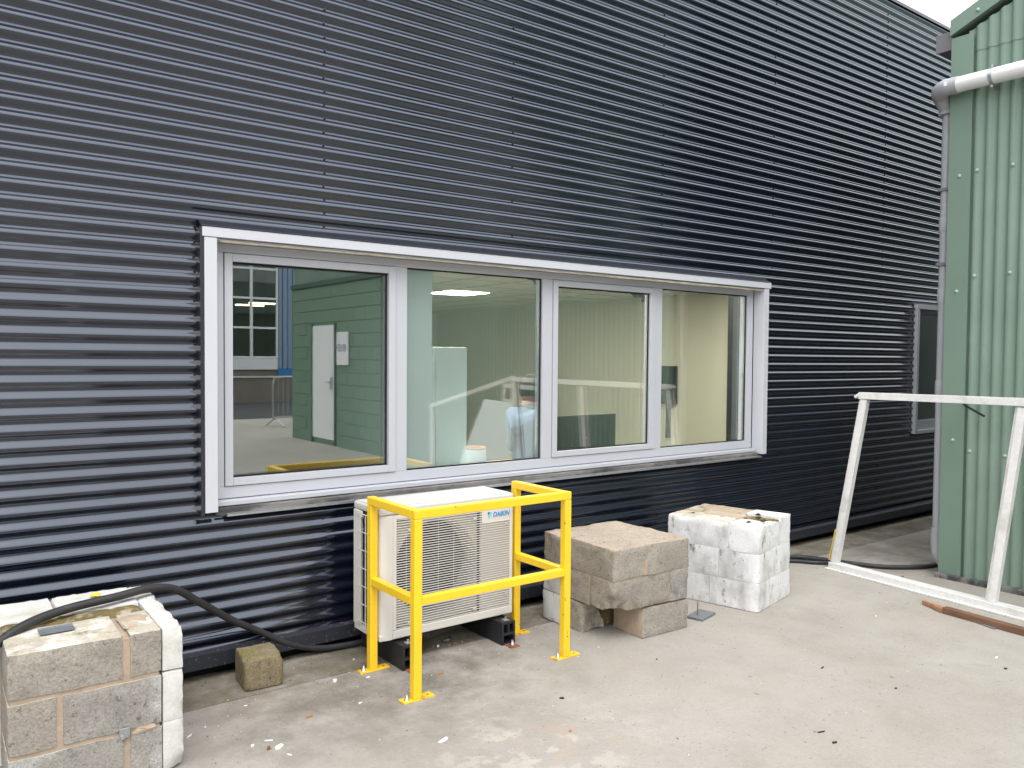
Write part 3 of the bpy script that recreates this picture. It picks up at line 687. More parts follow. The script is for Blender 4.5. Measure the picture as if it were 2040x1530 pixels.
# rain water pipe
dp = thing('downpipe', 'grey rainwater downpipe on the corner of the green building', 'pipe', (GX+.075, GY+.062, 0))
b = MB(); b.tube([(0, 0, .30), (0, 0, 3.45)], .034, 16); link('pipe', b.mesh('pipe', 'pvc_grey'), dp)
for zz in (1.34, 2.02, 2.55): b = MB(); b.tube([(0, 0, zz), (0, 0, zz+.012), (0, 0, zz+.10), (0, 0, zz+.11)], [.036, .040, .040, .036], 16); link('socket', b.mesh('socket', 'pvc_grey'), dp)
for zz in (2.30, 2.85): link('clip', bxm('clip', -.042, .042, -.05, .042, zz, zz+.025, 'gutter', .004), dp)
b = MB(); b.tube(smooth_path([(0, 0, .34), (0, 0, .22), (.0, -.012, .14), (.02, -.05, .08)], 6), [.044]*19, 16); link('shoe', b.mesh('shoe', 'pvc_grey'), dp)
# white pipe along the gable
wp = thing('waste_pipe', 'white plastic pipe with grey elbow strapped across the green gable', 'pipe', (GX-.085, 0, 3.565))
b = MB(); b.tube([(0, GY-.055, 0), (0, -6.8, -.02)], .055, 20); link('pipe', b.mesh('pipe', 'pvc'), wp)
b = MB(); b.tube([(0, GY-.085, 0), (0, GY-.045, 0)], .0615, 20); link('collar', b.mesh('collar', 'pvc_grey'), wp)
b = MB(); b.tube(smooth_path([(0, GY-.046, 0), (.0, GY+.0, 0), (.03, GY+.055, -.01), (.09, GY+.075, -.03), (.16, GY+.064, -.10), (.16, GY+.062, -.16)], 6), .060, 20); link('elbow', b.mesh('elbow', 'pvc_grey'), wp)
link('sticker', bxm('sticker', -.0625, -.0608, GY-.03, GY-.01, -.005, .025, 'door', 0), wp)
for yy in (GY-.30, -3.0, -5.0):
    b = MB(); b.tube([(0, yy, 0), (0, yy-.022, 0)], .0585, 20); b.box(-.012, .085, yy-.018, yy-.004, -.078, -.058); b.box(-.010, .085, yy-.018, yy-.004, .058, .078); link('bracket', b.mesh('bracket', 'steel'), wp)

# ================================================================== AIR CONDITIONER
ac = thing('air_conditioner', 'ivory outdoor air conditioning unit behind the yellow guard', 'air conditioner', (1.938, -.427, .142))
AW, AD, AH = .850, .298, .686
# casing: floor pan, rear corner posts, right flank, rounded left front corner, backing with fan opening
part('base_pan', ac, .004, AW-.004, .006, AD-.002, 0, .03, 'ac', .004)
part('side_panel', ac, AW-.022, AW, .03, AD, .0305, AH-.042, 'ac', .006)
part('rear_post', ac, 0, .018, AD-.075, AD, .0305, AH-.042, 'ac', .003)
b = MB(); prof_ = []
for k in range(7):
    a = R(90)*k/6; prof_.append((.055-.055*math.cos(a) if False else .052*(1-math.sin(a)), .052*(1-math.cos(a))))
pl = [(.0, .115)]+[(.052-.052*math.cos(R(90)*k/6), .052-.052*math.sin(R(90)*k/6)) for k in range(7)]+[(.075, .0), (.075, .02), (.03, .02), (.018, .115)]
b.prism(pl, 2, .002, AH-.042); link('corner_cover', b.mesh('corner_cover', 'ac'), ac)
b = MB(); b.box(0, AW, -.004, AD, AH-.041, AH); link('lid', b.mesh('lid', 'ac_top', .012, 3), ac)
b = MB(); b.box(.012, AW-.012, .010, AD-.014, AH+.0003, AH+.004); link('lid_panel', b.mesh('lid_panel', 'ac_top', .003, 2), ac)
part('lid_clip', ac, -.004, .004, AD-.105, AD-.02, AH-.075, AH-.043, 'ac', .003)
# coil on the left side and rear, behind a wire guard
part('coil', ac, .022, .040, .118, AD-.077, .035, AH-.045, 'coil', 0); part('coil', ac, .05, AW-.23, AD-.05, AD-.02, .035, AH-.045, 'coil', 0)
part('coil_frame', ac, .004, .012, .116, .128, .031, AH-.045, 'ac', .001); 
for k in range(7):
    z = .06+k*.095; b = MB(); b.tube([(.006, .112, z), (-.004, .14, z), (-.004, AD-.07, z), (.006, AD-.05, z)], .0026, 6); link('guard_wire', b.mesh('guard_wire', 'ac_slat'), ac)
for yy in (.150, AD-.09): b = MB(); b.tube([(-.004, yy, .05), (-.004, yy, AH-.06)], .0026, 6); link('guard_wire', b.mesh('guard_wire', 'ac_slat'), ac)
# front: surround frame, fan shroud, slats, guard wires
GX0, GX1 = .080, AW-.006
part('front_frame', ac, .0765, GX1, .0, .022, .002, .046, 'ac', .004)
part('front_frame', ac, .0765, .098, .0005, .022, .0465, AH-.043, 'ac', .003)
part('front_frame', ac, GX1-.020, GX1, .0005, .022, .0465, AH-.043, 'ac', .003)
part('front_frame', ac, .0985, GX1-.0205, .001, .022, AH-.066, AH-.043, 'ac', .002)
fcx, fcz, frd = .355, .330, .258
b = MB(); n = 48; outer = []; 
def sq(a):
    c, s = math.cos(a), math.sin(a); k = 1/max(abs(c)/.262, abs(s)/.285) if True else 1
    return fcx+c*k, fcz+s*k
vs = []
for k in range(n):
    a = 2*math.pi*k/n; x, z = sq(a); vs += [(x, .030, z), (fcx+frd*math.cos(a), .030, fcz+frd*math.sin(a)), (fcx+(frd-.012)*math.cos(a), .060, fcz+(frd-.012)*math.sin(a)), (fcx+(frd-.012)*math.cos(a), .150, fcz+(frd-.012)*math.sin(a))]
fs = []
for k in range(n):
    for j in range(3): fs.append((4*k+j, 4*((k+1) % n)+j, 4*((k+1) % n)+j+1, 4*k+j+1))
b.add(vs, fs, 0, False); link('fan_shroud', b.mesh('fan_shroud', 'shroud'), ac)
part('fan_cavity', ac, .055, .64, .185, .20, .032, AH-.045, 'dark_in', 0); part('cavity_wall', ac, .645, .66, .024, AD-.06, .032, AH-.045, 'dark_in', 0)
part('service_panel', ac, .632, AW-.024, .0145, .026, .032, AH-.045, 'ac', .001)
fan = link('fan', None, ac, (fcx, .135, fcz))
b = MB(); b.tube([(0, -.04, 0), (0, -.03, 0), (0, .03, 0)], [.035, .05, .05], 20); link('hub', b.mesh('hub', 'fan'), fan)
for k in range(3):
    b = MB(); vs = []; fs = []
    for i in range(9):
        u = i/8; a0 = 2*math.pi*k/3+.25*u; 
        for j in range(6):
            v = j/5; rr = .045+(frd-.03-.045)*v; aa = a0+u*(.75+.35*v); vs.append((rr*math.cos(aa), -.04+.075*u-.012*math.sin(math.pi*v), rr*math.sin(aa)))
    for i in range(8):
        for j in range(5): fs.append((i*6+j, i*6+j+1, (i+1)*6+j+1, (i+1)*6+j))
    b.add(vs, fs, 0, True); link('blade', b.mesh('blade', 'fan'), fan)
link('motor_bracket', bxm('motor_bracket', fcx-.03, fcx+.03, .150, .18, .04, AH-.05, 'dark_in', 0), ac)
NS = 44; z0s, z1s = .052, AH-.070
def slat_mesh(x0, x1):
    b = MB(); b.prism([(.002, -.0016), (.003, -.0021), (.009, -.0016), (.009, .0015), (.003, .0019), (.002, .0013)], 0, x0, x1); return b.mesh('slat', 'ac_slat')
sl_full = slat_mesh(.097, GX1-.019); sl_short = slat_mesh(.097, .632)
for k in range(NS):
    z = z0s+(z1s-z0s)*k/(NS-1); link('slat', sl_short if k >= NS-6 else sl_full, ac, (0, 0, z))
part('badge_panel', ac, .6325, GX1-.0205, .004, .021, AH-.152, AH-.0665, 'ac', .001)
for k in range(5):
    x = .16+k*.098; b = MB(); b.tube([(x, .0125, .05), (x, .0125, AH-.068)], .0011, 6); link('grille_wire', b.mesh('grille_wire', 'ac_slat'), ac)
for x, z in ((.165, AH-.135), (.165, .06), (.575, AH-.125), (.79, AH-.175), (.79, .11), (.575, .06)): part('grille_clip', ac, x, x+.022, -.001, .02, z, z+.016, 'shroud', .001)
b = MB(); b.tube([(AW-.004, .12, .42), (AW+.012, .12, .42)], [.055, .05], 18); link('side_handle', b.mesh('side_handle', 'black'), ac)
# lettering and emblem on the badge panel (front faces -Y)
fc = bpy.data.curves.new('txt', 'FONT'); fc.body = 'DAIKIN'; fc.size = .036; fc.shear = .28; fc.offset = .0011; fc.extrude = .0006; fc.space_character = 1.02
to = bpy.data.objects.new('txt', fc); COL.objects.link(to); bpy.context.view_layer.update()
dg = bpy.context.evaluated_depsgraph_get(); tm = bpy.data.meshes.new_from_object(to.evaluated_get(dg)); COL.objects.unlink(to)
tm.materials.clear(); tm.materials.append(MT['logo_blue']); tm.name = 'brand_lettering'
wx = max(v.co.x for v in tm.vertices)
for v in tm.vertices: v.co.x *= .118/wx
link('brand_lettering', tm, ac, (.706, .0028, AH-.120), (R(90), 0, 0))
b = MB(); b.prism([(.672, AH-.092), (.686, AH-.092), (.673, AH-.107)], 1, .0022, .0038, 0); link('brand_emblem', b.mesh('brand_emblem', 'logo_navy'), ac)
b = MB(); b.prism([(.689, AH-.092), (.702, AH-.092), (.676, AH-.130), (.675, AH-.110)], 1, .0022, .0038, 0); link('brand_emblem', b.mesh('brand_emblem', 'logo_cyan'), ac)
for x in (.10, .72):
    for yy in (.03, .25): part('foot', ac, x, x+.06, yy, yy+.04, -.013, -.0005, 'steel', .002)
# support rails (rest on the strip/yard)
def rail(x, label, rz):
    t = thing('support_rail', label, 'support rail', (x, -.27, 0), rz, 'rails under the air conditioner')
    b = MB()                                       # hollow black plastic section, ribs open at the end
    y0, y1 = -.235, .235; wdt, ht = .09, .127
    for (xa, xb, za, zb) in ((-wdt/2, -wdt/2+.012, 0, ht), (wdt/2-.012, wdt/2, 0, ht), (-wdt/2+.012, wdt/2-.012, ht-.013, ht), (-wdt/2+.012, wdt/2-.012, .052, .064), (-wdt/2+.012, wdt/2-.012, 0, .010), (-.006, .006, .064, ht-.013)):
        b.box(xa, xb, y0, y1, za, zb)
    link('section', b.mesh('section', 'rail'), t)
    link('end_stop', bxm('end_stop', -wdt/2+.013, wdt/2-.013, .1, .11, .011, ht-.014, 'rail', 0), t)
    p = link('fixing_plate', bxm('fixing_plate', -.03, .03, -.30, -.236, .0005, .006, 'rust', .001), t)
    b = MB(); b.tube([(0, -.27, .006), (0, -.27, .016), (0, -.27, .0165), (0, -.27, .034)], [.012, .012, .007, .007], 8); link('anchor_bolt', b.mesh('anchor_bolt', 'bolt'), p)
    b = MB(); b.tube([(0, -.205, ht), (0, -.205, ht+.02)], .006, 8); b.box(-.016, .016, -.222, -.188, ht+.0003, ht+.005); link('clamp', b.mesh('clamp', 'bolt'), t)
rail(2.075, 'black rail under the left end of the air conditioner', 0)
rail(2.70, 'black rail under the right end of the air conditioner', 0)

# ================================================================== YELLOW GUARD
yg = thing('guard_frame', 'yellow painted steel guard frame bolted round the air conditioner', 'guard rail')
YX0, YX1, YB, YF_, YT, TS = 1.893, 2.851, -.372, -.852, .889, .042
for x in (YX0, YX1-TS):
    for y in (YF_, YB-TS):
        part('post', yg, x, x+TS, y, y+TS, .006, YT-TS-.0004 if True else 0, 'yellow', .004)
        px0 = x-.055; p = part('base_plate', yg, px0, px0+.165, y-.006, y+TS+.008, .0, .006, 'plate', .001)
        b = MB(); cx_, cy_ = px0+.028, y+TS/2; b.tube([(cx_, cy_, .006), (cx_, cy_, .009), (cx_, cy_, .0092), (cx_, cy_, .018), (cx_, cy_, .0182), (cx_, cy_, .036)], [.014, .014, .0105, .0105, .0055, .0055], 8); link('bolt', b.mesh('bolt', 'bolt'), p)
        b = MB(); b.tube([(px0+.14, cy_, .0055), (px0+.14, cy_, .0066)], .006, 8); link('bolt_hole', b.mesh('bolt_hole', 'black'), p)
part('top_rail', yg, YX0, YX1, YF_, YF_+TS, YT-TS, YT, 'yellow', .004)
part('middle_rail', yg, YX0+TS+.0004, YX1-TS-.0004, YF_+.001, YF_+TS-.001, .440, .480, 'yellow', .004)
for x in (YX0, YX1-TS):
    part('top_rail', yg, x, x+TS, YF_+TS+.0004, YB, YT-TS, YT-.0008, 'yellow', .004)
    part('middle_rail', yg, x+.001, x+TS-.001, YF_+TS+.0004, YB-TS-.0004, .440, .480, 'yellow', .004)

# ================================================================== BLOCK STACKS
def rough_block(name, sx_, sy_, sz_, mats, seed, amp=.003, cut=.024, chips=(), face=None, rnd=.010, ext='-x+x-y+y+z', inner=.0025):
    """gridded block; edges between two outside faces (ext) are worn, joints stay crisp; chips = (x, y, z, radius, depth) broken spots"""
    bm = bmesh.new(); ns = [max(2, int(round(s/cut))) for s in (sx_, sy_, sz_)]
    verts = {}
    def V(i, j, k):
        key = (i, j, k)
        if key not in verts: verts[key] = bm.verts.new((sx_*i/ns[0], sy_*j/ns[1], sz_*k/ns[2]))
        return verts[key]
    def addf(side, q):
        f = bm.faces.new(q); f.material_index = (face or {}).get(side, 0)
    a, b_, c = ns
    for i in range(a):
        for j in range(b_):
            addf('-z', [V(i, j, 0), V(i, j+1, 0), V(i+1, j+1, 0), V(i+1, j, 0)]); addf('+z', [V(i, j, c), V(i+1, j, c), V(i+1, j+1, c), V(i, j+1, c)])
    for i in range(a):
        for k in range(c):
            addf('-y', [V(i, 0, k), V(i+1, 0, k), V(i+1, 0, k+1), V(i, 0, k+1)]); addf('+y', [V(i, b_, k), V(i, b_, k+1), V(i+1, b_, k+1), V(i+1, b_, k)])
    for j in range(b_):
        for k in range(c):
            addf('-x', [V(0, j, k), V(0, j, k+1), V(0, j+1, k+1), V(0, j+1, k)]); addf('+x', [V(a, j, k), V(a, j+1, k), V(a, j+1, k+1), V(a, j, k+1)])
    ctr = Vector((sx_, sy_, sz_))/2; sv = Vector((seed*3.1, seed*1.7, seed*.9))
    for (i, j, k), v in verts.items():
        p = v.co.copy(); ex = [(-1 if q == 0 else 1 if q == n_ else 0) for q, n_ in zip((i, j, k), ns)]
        tags = [('-' if e < 0 else '+')+'xyz'[ax] for ax, e in enumerate(ex) if e]
        outn = sum(1 for t_ in tags if t_ in ext)
        q = p*9+sv
        d = Vector((noise.noise(q), noise.noise(q+Vector((50, 0, 0))), noise.noise(q+Vector((0, 50, 0)))))*amp
        q2 = p*38+sv; d += Vector((noise.noise(q2), noise.noise(q2+Vector((50, 0, 0))), noise.noise(q2+Vector((0, 50, 0)))))*amp*.45
        if len(tags) >= 2:
            wear = (rnd*(.35+1.3*abs(noise.noise(p*16+sv))) if outn >= 2 else inner*(.6+.8*abs(noise.noise(p*20+sv))))
            for ax in range(3):
                if ex[ax]: p[ax] -= ex[ax]*wear
        for ch in chips:
            cc_ = Vector(ch[:3]); r_ = ch[3]; dp_ = ch[4] if len(ch) > 4 else .03
            dd = (p-cc_).length*(1+.45*noise.noise(p*22+sv))
            if dd < r_: p += (ctr-cc_).normalized()*dp_*(min(1, 1.6*(1-dd/r_)))*(1+.4*noise.noise(p*40+sv))
        v.co = p+d
    me = bpy.data.meshes.new(name)
    bmesh.ops.recalc_face_normals(bm, faces=bm.faces); bm.to_mesh(me); bm.free()
    for mm in mats: me.materials.append(MT[mm])
    for p in me.polygons: p.use_smooth = True
    me.set_sharp_from_angle(angle=R(38))
    return me
_s = [0]
def blk(t, x, y, z, sx_, sy_, sz_, mats, face=None, chips=(), amp=.0028, rnd=.010, cut=.022, ext='-x+x-y+y+z', inner=.0025):
    _s[0] += 1
    return link('concrete_block', rough_block('concrete_block', sx_, sy_, sz_, mats, _s[0], amp, cut, chips, face, rnd, ext, inner), t, (x, y, z))

# --- left stack (chunk of a block wall, right end and rear leaf painted white)
st = thing('block_stack', 'grey block wall chunk with white painted right end under the black hose', 'block stack', (.285, -.845, 0), R(-1.2))
zr = [(0.004, .181), (.200, .181), (.396, .162)]
rows = [[(0, .368), (.392, .503)], [(0, .150), (.170, .503)], [(0, .368), (.392, .503)]]
for r_, (z, hgt) in enumerate(zr):
    for q, (xa, xb) in enumerate(rows[r_]):
        e_ = '-y'+('+z' if r_ == 2 else '')+('-x' if xa == 0 else '')
        blk(st, xa, 0, z, xb-xa, .285, hgt, ['block_white' if (r_ == 0 or (r_ == 1 and q == 1)) else 'block', 'paint_clean', 'worn_top'], {'+z': 2}, ext=e_, rnd=.006, inner=.002)
    blk(st, .5045, 0.003*r_, z-(.006 if r_ else 0), .080, .69, hgt+(.012 if r_ < 2 else .004), ['paint_clean'], amp=.002, rnd=.008, ext='+x-y+y+z' if r_ == 2 else '+x-y+y', inner=.0035,
        chips=[(.08, .0, hgt, .045, .016), (.0, .05, hgt, .04, .012)] if r_ == 2 else [(.075, 0, 0, .055, .022)] if r_ == 0 else ())
    for xa, xb in (((0, .20), (.207, .5035)) if r_ % 2 == 0 else ((0, .33), (.337, .5035))):
        blk(st, xa, .40, z, xb-xa, .29, hgt+.004, ['paint_clean'], rnd=.008, ext='+y+z-x')
link('mortar', rough_block('mortar', .492, .665, .545, ['mortar'], 60, .0022, .03, (), None, .004), st, (.0055, .0055, 0))
link('dirt_fill', rough_block('dirt_fill', .49, .125, .02, ['moss'], 77, .008, .02), st, (.006, .282, .538))
link('mortar_patch', rough_block('mortar_patch', .115, .20, .010, ['mortar'], 78, .006, .022), st, (.385, .06, .551))
link('mortar_patch', rough_block('mortar_patch', .100, .012, .026, ['mortar'], 79, .002, .02), st, (.395, -.0035, .176))
link('wall_tie', bxm('wall_tie', .352, .388, -.008, -.005, .176, .214, 'steel', .003), st)
b = MB(); b.tube([(.362, -.005, .182), (.362, -.016, .182)], .007, 10); link('tie_screw', b.mesh('tie_screw', 'bolt'), st)
sc_ = thing('metal_offcut', 'bent grey metal offcut lying on top of the left block stack', 'metal offcut', (.46, -.66, .5635), R(2))
b = MB(); b.prism([(-.028, .0), (.026, .002), (.028, .010), (.026, .0105), (.024, .0035), (-.028, .0015)], 0, -.055, .062); link('strip', b.mesh('strip', 'scrap', 0), sc_)
ly = thing('yellow_scrap', 'small crumpled yellow scrap on the rear of the left stack', 'scrap', (.66, -.27, .566))
b = MB(); b.add([(-.02, -.014, .004), (.02, -.018, .002), (.024, .014, .006), (-.014, .015, .003), (.003, 0, .015)], [(0, 1, 4), (1, 2, 4), (2, 3, 4), (3, 0, 4), (3, 2, 1, 0)]); link('leaf', b.mesh('leaf', 'yellow_leaf'), ly)

# --- middle stack, lower front corner broken away
st = thing('block_stack', 'brown grey block chunk with broken hollow lower corner beside the guard', 'block stack', (3.135, -.880, 0), R(-2.5))
link('mortar', rough_block('mortar', .590, .635, .350, ['mortar_pale'], 61, .002, .03, ((0, 0, 0, .11, .05),), None, .004), st, (.005, .005, .182))
link('mortar', bxm('mortar', .17, .585, .30, .60, .001, .180, 'moss', .01), st)
TOPB = ['block', 'block_top']
blk(st, 0, 0, .3625, .602, .403, .178, TOPB, {'+z': 1}, chips=[(0, 0, .175, .07, .016), (.30, 0, .178, .09, .008), (.44, 0, .178, .06, .007)], ext='-x+x-y+z', rnd=.007, amp=.0045)
blk(st, -.008, .4035, .3625, .610, .24, .174, TOPB, {'+z': 1}, chips=[(0, .0, .17, .06, .02), (0, .24, .12, .09, .03), (.3, .24, .174, .08, .012)], ext='-x+x+y+z', rnd=.010, amp=.006)
link('mortar_patch', rough_block('mortar_patch', .026, .008, .088, ['mortar'], 80, .002, .01), st, (.236, -.0045, .366))
blk(st, 0, 0, .182, .430, .190, .178, ['block'], None, chips=[(0, 0, 0, .12, .035), (.10, 0, 0, .08, .018)], ext='-x-y-z', rnd=.008)
blk(st, .446, 0, .182, .156, .40, .178, ['block_white'], None, amp=.006, ext='+x-y', rnd=.012)
blk(st, 0.001, .202, .182, .43, .196, .178, ['block'], ext='-x')
blk(st, -.012, .404, .182, .32, .24, .178, ['paint'], {}, amp=.006, ext='-x+y', rnd=.014, chips=[(0, .24, .09, .07, .03)])
blk(st, .31, .404, .182, .288, .238, .177, ['block'], ext='+x+y')
blk(st, .232, .003, .002, .37, .25, .172, ['block', 'mortar'], {'-x': 1}, ext='+x-y-x', rnd=.006, chips=[(0, 0, .172, .05, .012)])
blk(st, .004, .270, .002, .19, .13, .176, ['block', 'moss'], {}, amp=.005, ext='-x-y+x', rnd=.014, chips=[(.10, 0, .05, .08, .02), (.19, 0, .12, .09, .03)])
blk(st, -.012, .404, .002, .20, .24, .177, ['paint'], {}, amp=.005, ext='-x+y', rnd=.012)
blk(st, .20, .41, .002, .39, .23, .174, ['block'], ext='+x+y')

# --- white stack
st = thing('block_stack', 'white painted block chunk with dirty chipped top standing furthest right', 'block stack', (4.300, -.985, 0), R(14))
link('mortar', rough_block('mortar', .538, .635, .530, ['paint'], 62, .002, .03, (), None, .004), st, (.0045, .0045, .004))
PW = ['paint', 'stained_top', 'moss', 'worn_top']
Wz = [(.002, .1825), (.1855, .1835), (.370, .180)]
for r_, (z, hgt) in enumerate(Wz):
    la = .205 if r_ == 2 else .33 if r_ == 0 else .27
    tz = '+z' if r_ == 2 else ''
    tp = {'+z': 1} if r_ == 2 else None
    blk(st, 0, 0, z, .19, la, hgt, PW, None, ext='-x-y'+tz, rnd=.008, amp=.0022, inner=.0016, chips=[(0, 0, hgt, .05, .012), (.19, 0, hgt, .07, .03)] if r_ == 2 else ())
    blk(st, 0, la+.0015, z, .19, .645-la, hgt+(.003 if r_ == 2 else 0), PW, {'+z': 3} if r_ == 2 else None, ext='-x+y'+tz, rnd=.010, amp=.0022, inner=.0016 if r_ < 2 else .004)
    blk(st, .1915, 0.001*r_, z, .178, .24, hgt-(.012 if r_ == 2 else 0), PW, {'+z': 2} if r_ == 2 else None, ext='-y'+tz, rnd=.008, amp=.0025, inner=.0016, chips=[(.02, 0, hgt, .09, .03), (.10, 0, .12, .05, .012)] if r_ == 2 else ())
    blk(st, .371, -.002+.001*r_, z, .177, .24, hgt+(.004 if r_ == 2 else 0), PW, None, ext='+x-y'+tz, rnd=.008, amp=.0022, inner=.0016)
    blk(st, .1915, .2415, z, .356, .40, hgt, PW, tp, ext='+x+y'+tz, rnd=.008, inner=.0016)
link('mortar_patch', rough_block('mortar_patch', .14, .28, .010, ['mortar'], 91, .005, .02), st, (.14, .19, .547))
for q, (x, y) in enumerate(((.06, .09), (.17, .035), (.10, .50), (.33, .14), (.24, .10))):
    link('moss_clump', rough_block('moss_clump', .05, .032, .012, ['membrane'], 93+q, .006, .012), st, (x, y, .548))
# plate with rod leaning at the white stack
pl_ = thing('steel_plate', 'small grey steel plate with upright rod beside the white stack', 'plate', (3.98, -.80, 0), R(14))
link('plate', bxm('plate', -.11, .075, -.06, .05, .0, .014, 'scrap', .002), pl_)
b = MB(); b.tube([(-.055, -.0, .014), (-.053, 0, .10)], .004, 8); link('rod', b.mesh('rod', 'scrap'), pl_)
# single mossy block
sb = thing('loose_block', 'small mossy concrete block lying on the strip by the wall', 'concrete block', (1.296, -.292, -.002), R(-4))
link('block', rough_block('loose_block', .186, .188, .158, ['small_block'], 33, .005, .014, ((0, .0, .158, .05, .014), (.18, .02, .158, .05, .014)), None, .009), sb)

# ================================================================== HOSES
hp = smooth_path([(-.45, -1.02, .03), (-.25, -.93, .16), (.0, -.80, .36), (.20, -.69, .500), (.34, -.60, .572), (.50, -.50, .590), (.72, -.43, .592), (.855, -.37, .588), (.98, -.30, .548), (1.13, -.20, .43), (1.30, -.10, .295), (1.46, -.045, .19), (1.62, -.03, .09), (1.78, -.03, .035), (1.93, -.035, .018), (2.2, -.05, .018), (2.6, -.06, .018), (3.0, -.05, .018)], 8)
b = MB(); b.tube(hp, .0175, 14); thing('hose', 'thick black hose arching over the left block stack', 'hose', me=b.mesh('hose', 'hose'))
hp = smooth_path([(3.9, -.12, .018), (4.6, -.10, .018), (5.2, -.15, .018), (5.68, -.27, .018), (5.82, -.45, .018), (5.90, -.68, .018), (6.05, -.92, .018), (6.40, -1.08, .018), (7.0, -1.0, .018)], 8)
b = MB(); b.tube(hp, .0175, 12); thing('hose', 'black hose lying on the ground behind the silver frame', 'hose', me=b.mesh('hose', 'hose'))
hp = smooth_path([(4.9, -.16, .016), (5.35, -.20, .016), (5.60, -.36, .016), (5.68, -.47, .016), (5.78, -.56, .016), (5.86, -.60, .022)], 8)
b = MB(); b.tube(hp, .014, 12); thing('hose', 'short black hose beside the longer one right of the white stack', 'hose', me=b.mesh('hose', 'hose'))

# ================================================================== LEANING ALUMINIUM FRAME
lf = thing('aluminium_frame', 'bare weathered silver window frame propped before the green wall', 'window frame')
def bar(name, parent, p, q, w_, d_, mt, side=Vector((1, 0, 0)), bev=.002):
    """rectangular bar from p to q, d_ along 'side', w_ across"""
    p, q = Vector(p), Vector(q); t = (q-p).normalized(); s = (side-t*side.dot(t)).normalized(); n_ = t.cross(s)
    b = MB(); vs = [c+s*(d_/2*i)+n_*(w_/2*j) for c in (p, q) for i, j in ((-1, -1), (1, -1), (1, 1), (-1, 1))]
    b.add(vs, [(3, 2, 1, 0), (4, 5, 6, 7), (0, 1, 5, 4), (1, 2, 6, 5), (2, 3, 7, 6), (3, 0, 4, 7)]); return link(name, b.mesh(name, mt, bev), parent)
def fb(y): return (5.70+.09*(y+.645), y)               # bottom line on the ground
def ft(y): return (5.70+.08*(y+.86), y)                # top line
YE = -3.02
bx_, by_ = fb(-.655)
bar('bottom_rail', lf, (fb(-.63)[0], -.63, .028), (fb(YE+.2)[0], YE+.2, .028), .052, .085, 'alu_old')
bar('bottom_track', lf, (fb(-.61)[0]-.035, -.61, .006), (fb(YE+.2)[0]-.035, YE+.2, .006), .010, .06, 'alu_old', bev=.001)
bar('top_rail', lf, (ft(-.835)[0], -.835, 1.335), (ft(YE)[0], YE, 1.352), .049, .060, 'alu_old')
bar('end_lip', lf, (ft(-.80)[0]-.01, -.805, 1.322), (ft(-.84)[0]-.01, -.842, 1.345), .020, .05, 'alu_old', bev=.001)
for yb_, yt_ in ((-.665, -.875), (-1.825, -1.965), (YE+.23, YE+.03)):
    bar('upright', lf, (fb(yb_)[0], yb_, .055), (ft(yt_)[0], yt_, 1.308), .047, .05, 'alu_old')
    bar('bead', lf, (fb(yb_)[0]+.012, yb_+.040, .055), (ft(yt_)[0]+.012, yt_+.040, 1.306), .016, .022, 'alu_old', bev=.001)
bar('foam_strip', lf, (fb(-.70)[0]+.012, -.607, .06), (ft(-.70)[0]+.012, -.645, .30), .007, .02, 'yellow_leaf', bev=0)
bar('hinge_arm', lf, (5.93, -1.15, 1.30), (5.76, -1.72, 1.24), .012, .008, 'black', bev=.001) if False else None
ha = thing('stay_rod', 'thin dark metal rod projecting from the green wall behind the frame', 'rod', (GX-.03, -1.385, 1.29))
b = MB(); b.tube([(.02, .02, .01), (-.05, -.03, -.01), (-.10, -.18, -.075)], .008, 8); link('arm', b.mesh('arm', 'black'), ha)
# discarded units further along the wall (seen reflected in the glass)
wb = thing('white_board', 'large white board leaning on the green wall, seen reflected in the window', 'board', (0, 0, 0))
b = MB(); c0 = [(5.72, -4.56, .0), (5.72, -3.10, .0), (5.93, -2.95, 1.02), (5.93, -4.17, 1.06)]
b.add(c0+[(x+.028, y, z+.004) for x, y, z in c0], [(3, 2, 1, 0), (4, 5, 6, 7), (0, 1, 5, 4), (1, 2, 6, 5), (2, 3, 7, 6), (3, 0, 4, 7)]); link('panel', b.mesh('panel', 'white_panel', .002), wb)
ow = thing('old_window', 'small white framed window unit leaning above the board, seen in reflection', 'window unit', (5.99, -3.5, 0))
for (p, q) in (((0, -.42, .03), (0, .42, .03)), ((.08, -.42, 1.245), (.08, .42, 1.225))): bar('rail', ow, p, q, .05, .05, 'pvc')
for yy in (-.40, .40): bar('stile', ow, (0, yy, .056), (.08, yy, 1.205), .05, .05, 'pvc')
bar('transom', ow, (.07, -.372, 1.06), (.07, .372, 1.045), .03, .05, 'pvc')
link('glass_pane', bxm('glass_pane', .03, .036, -.37, .37, .06, 1.03, 'glass', 0), ow)
hb = thing('bent_frame', 'sagging silver frame beyond the leaning one, seen in reflection', 'window frame', (0, 0, 0))
bar('top_rail', hb, (5.60, -3.06, 1.375), (5.62, -4.95, .945), .045, .05, 'alu_old')
bar('upright', hb, (5.60, -3.12, .0), (5.60, -3.10, 1.34), .045, .045, 'alu_old'); bar('upright', hb, (5.62, -4.90, .0), (5.62, -4.90, .93), .045, .045, 'alu_old')
bar('bottom_rail', hb, (5.60, -3.145, .022), (5.62, -4.875, .022), .04, .04, 'alu_old')

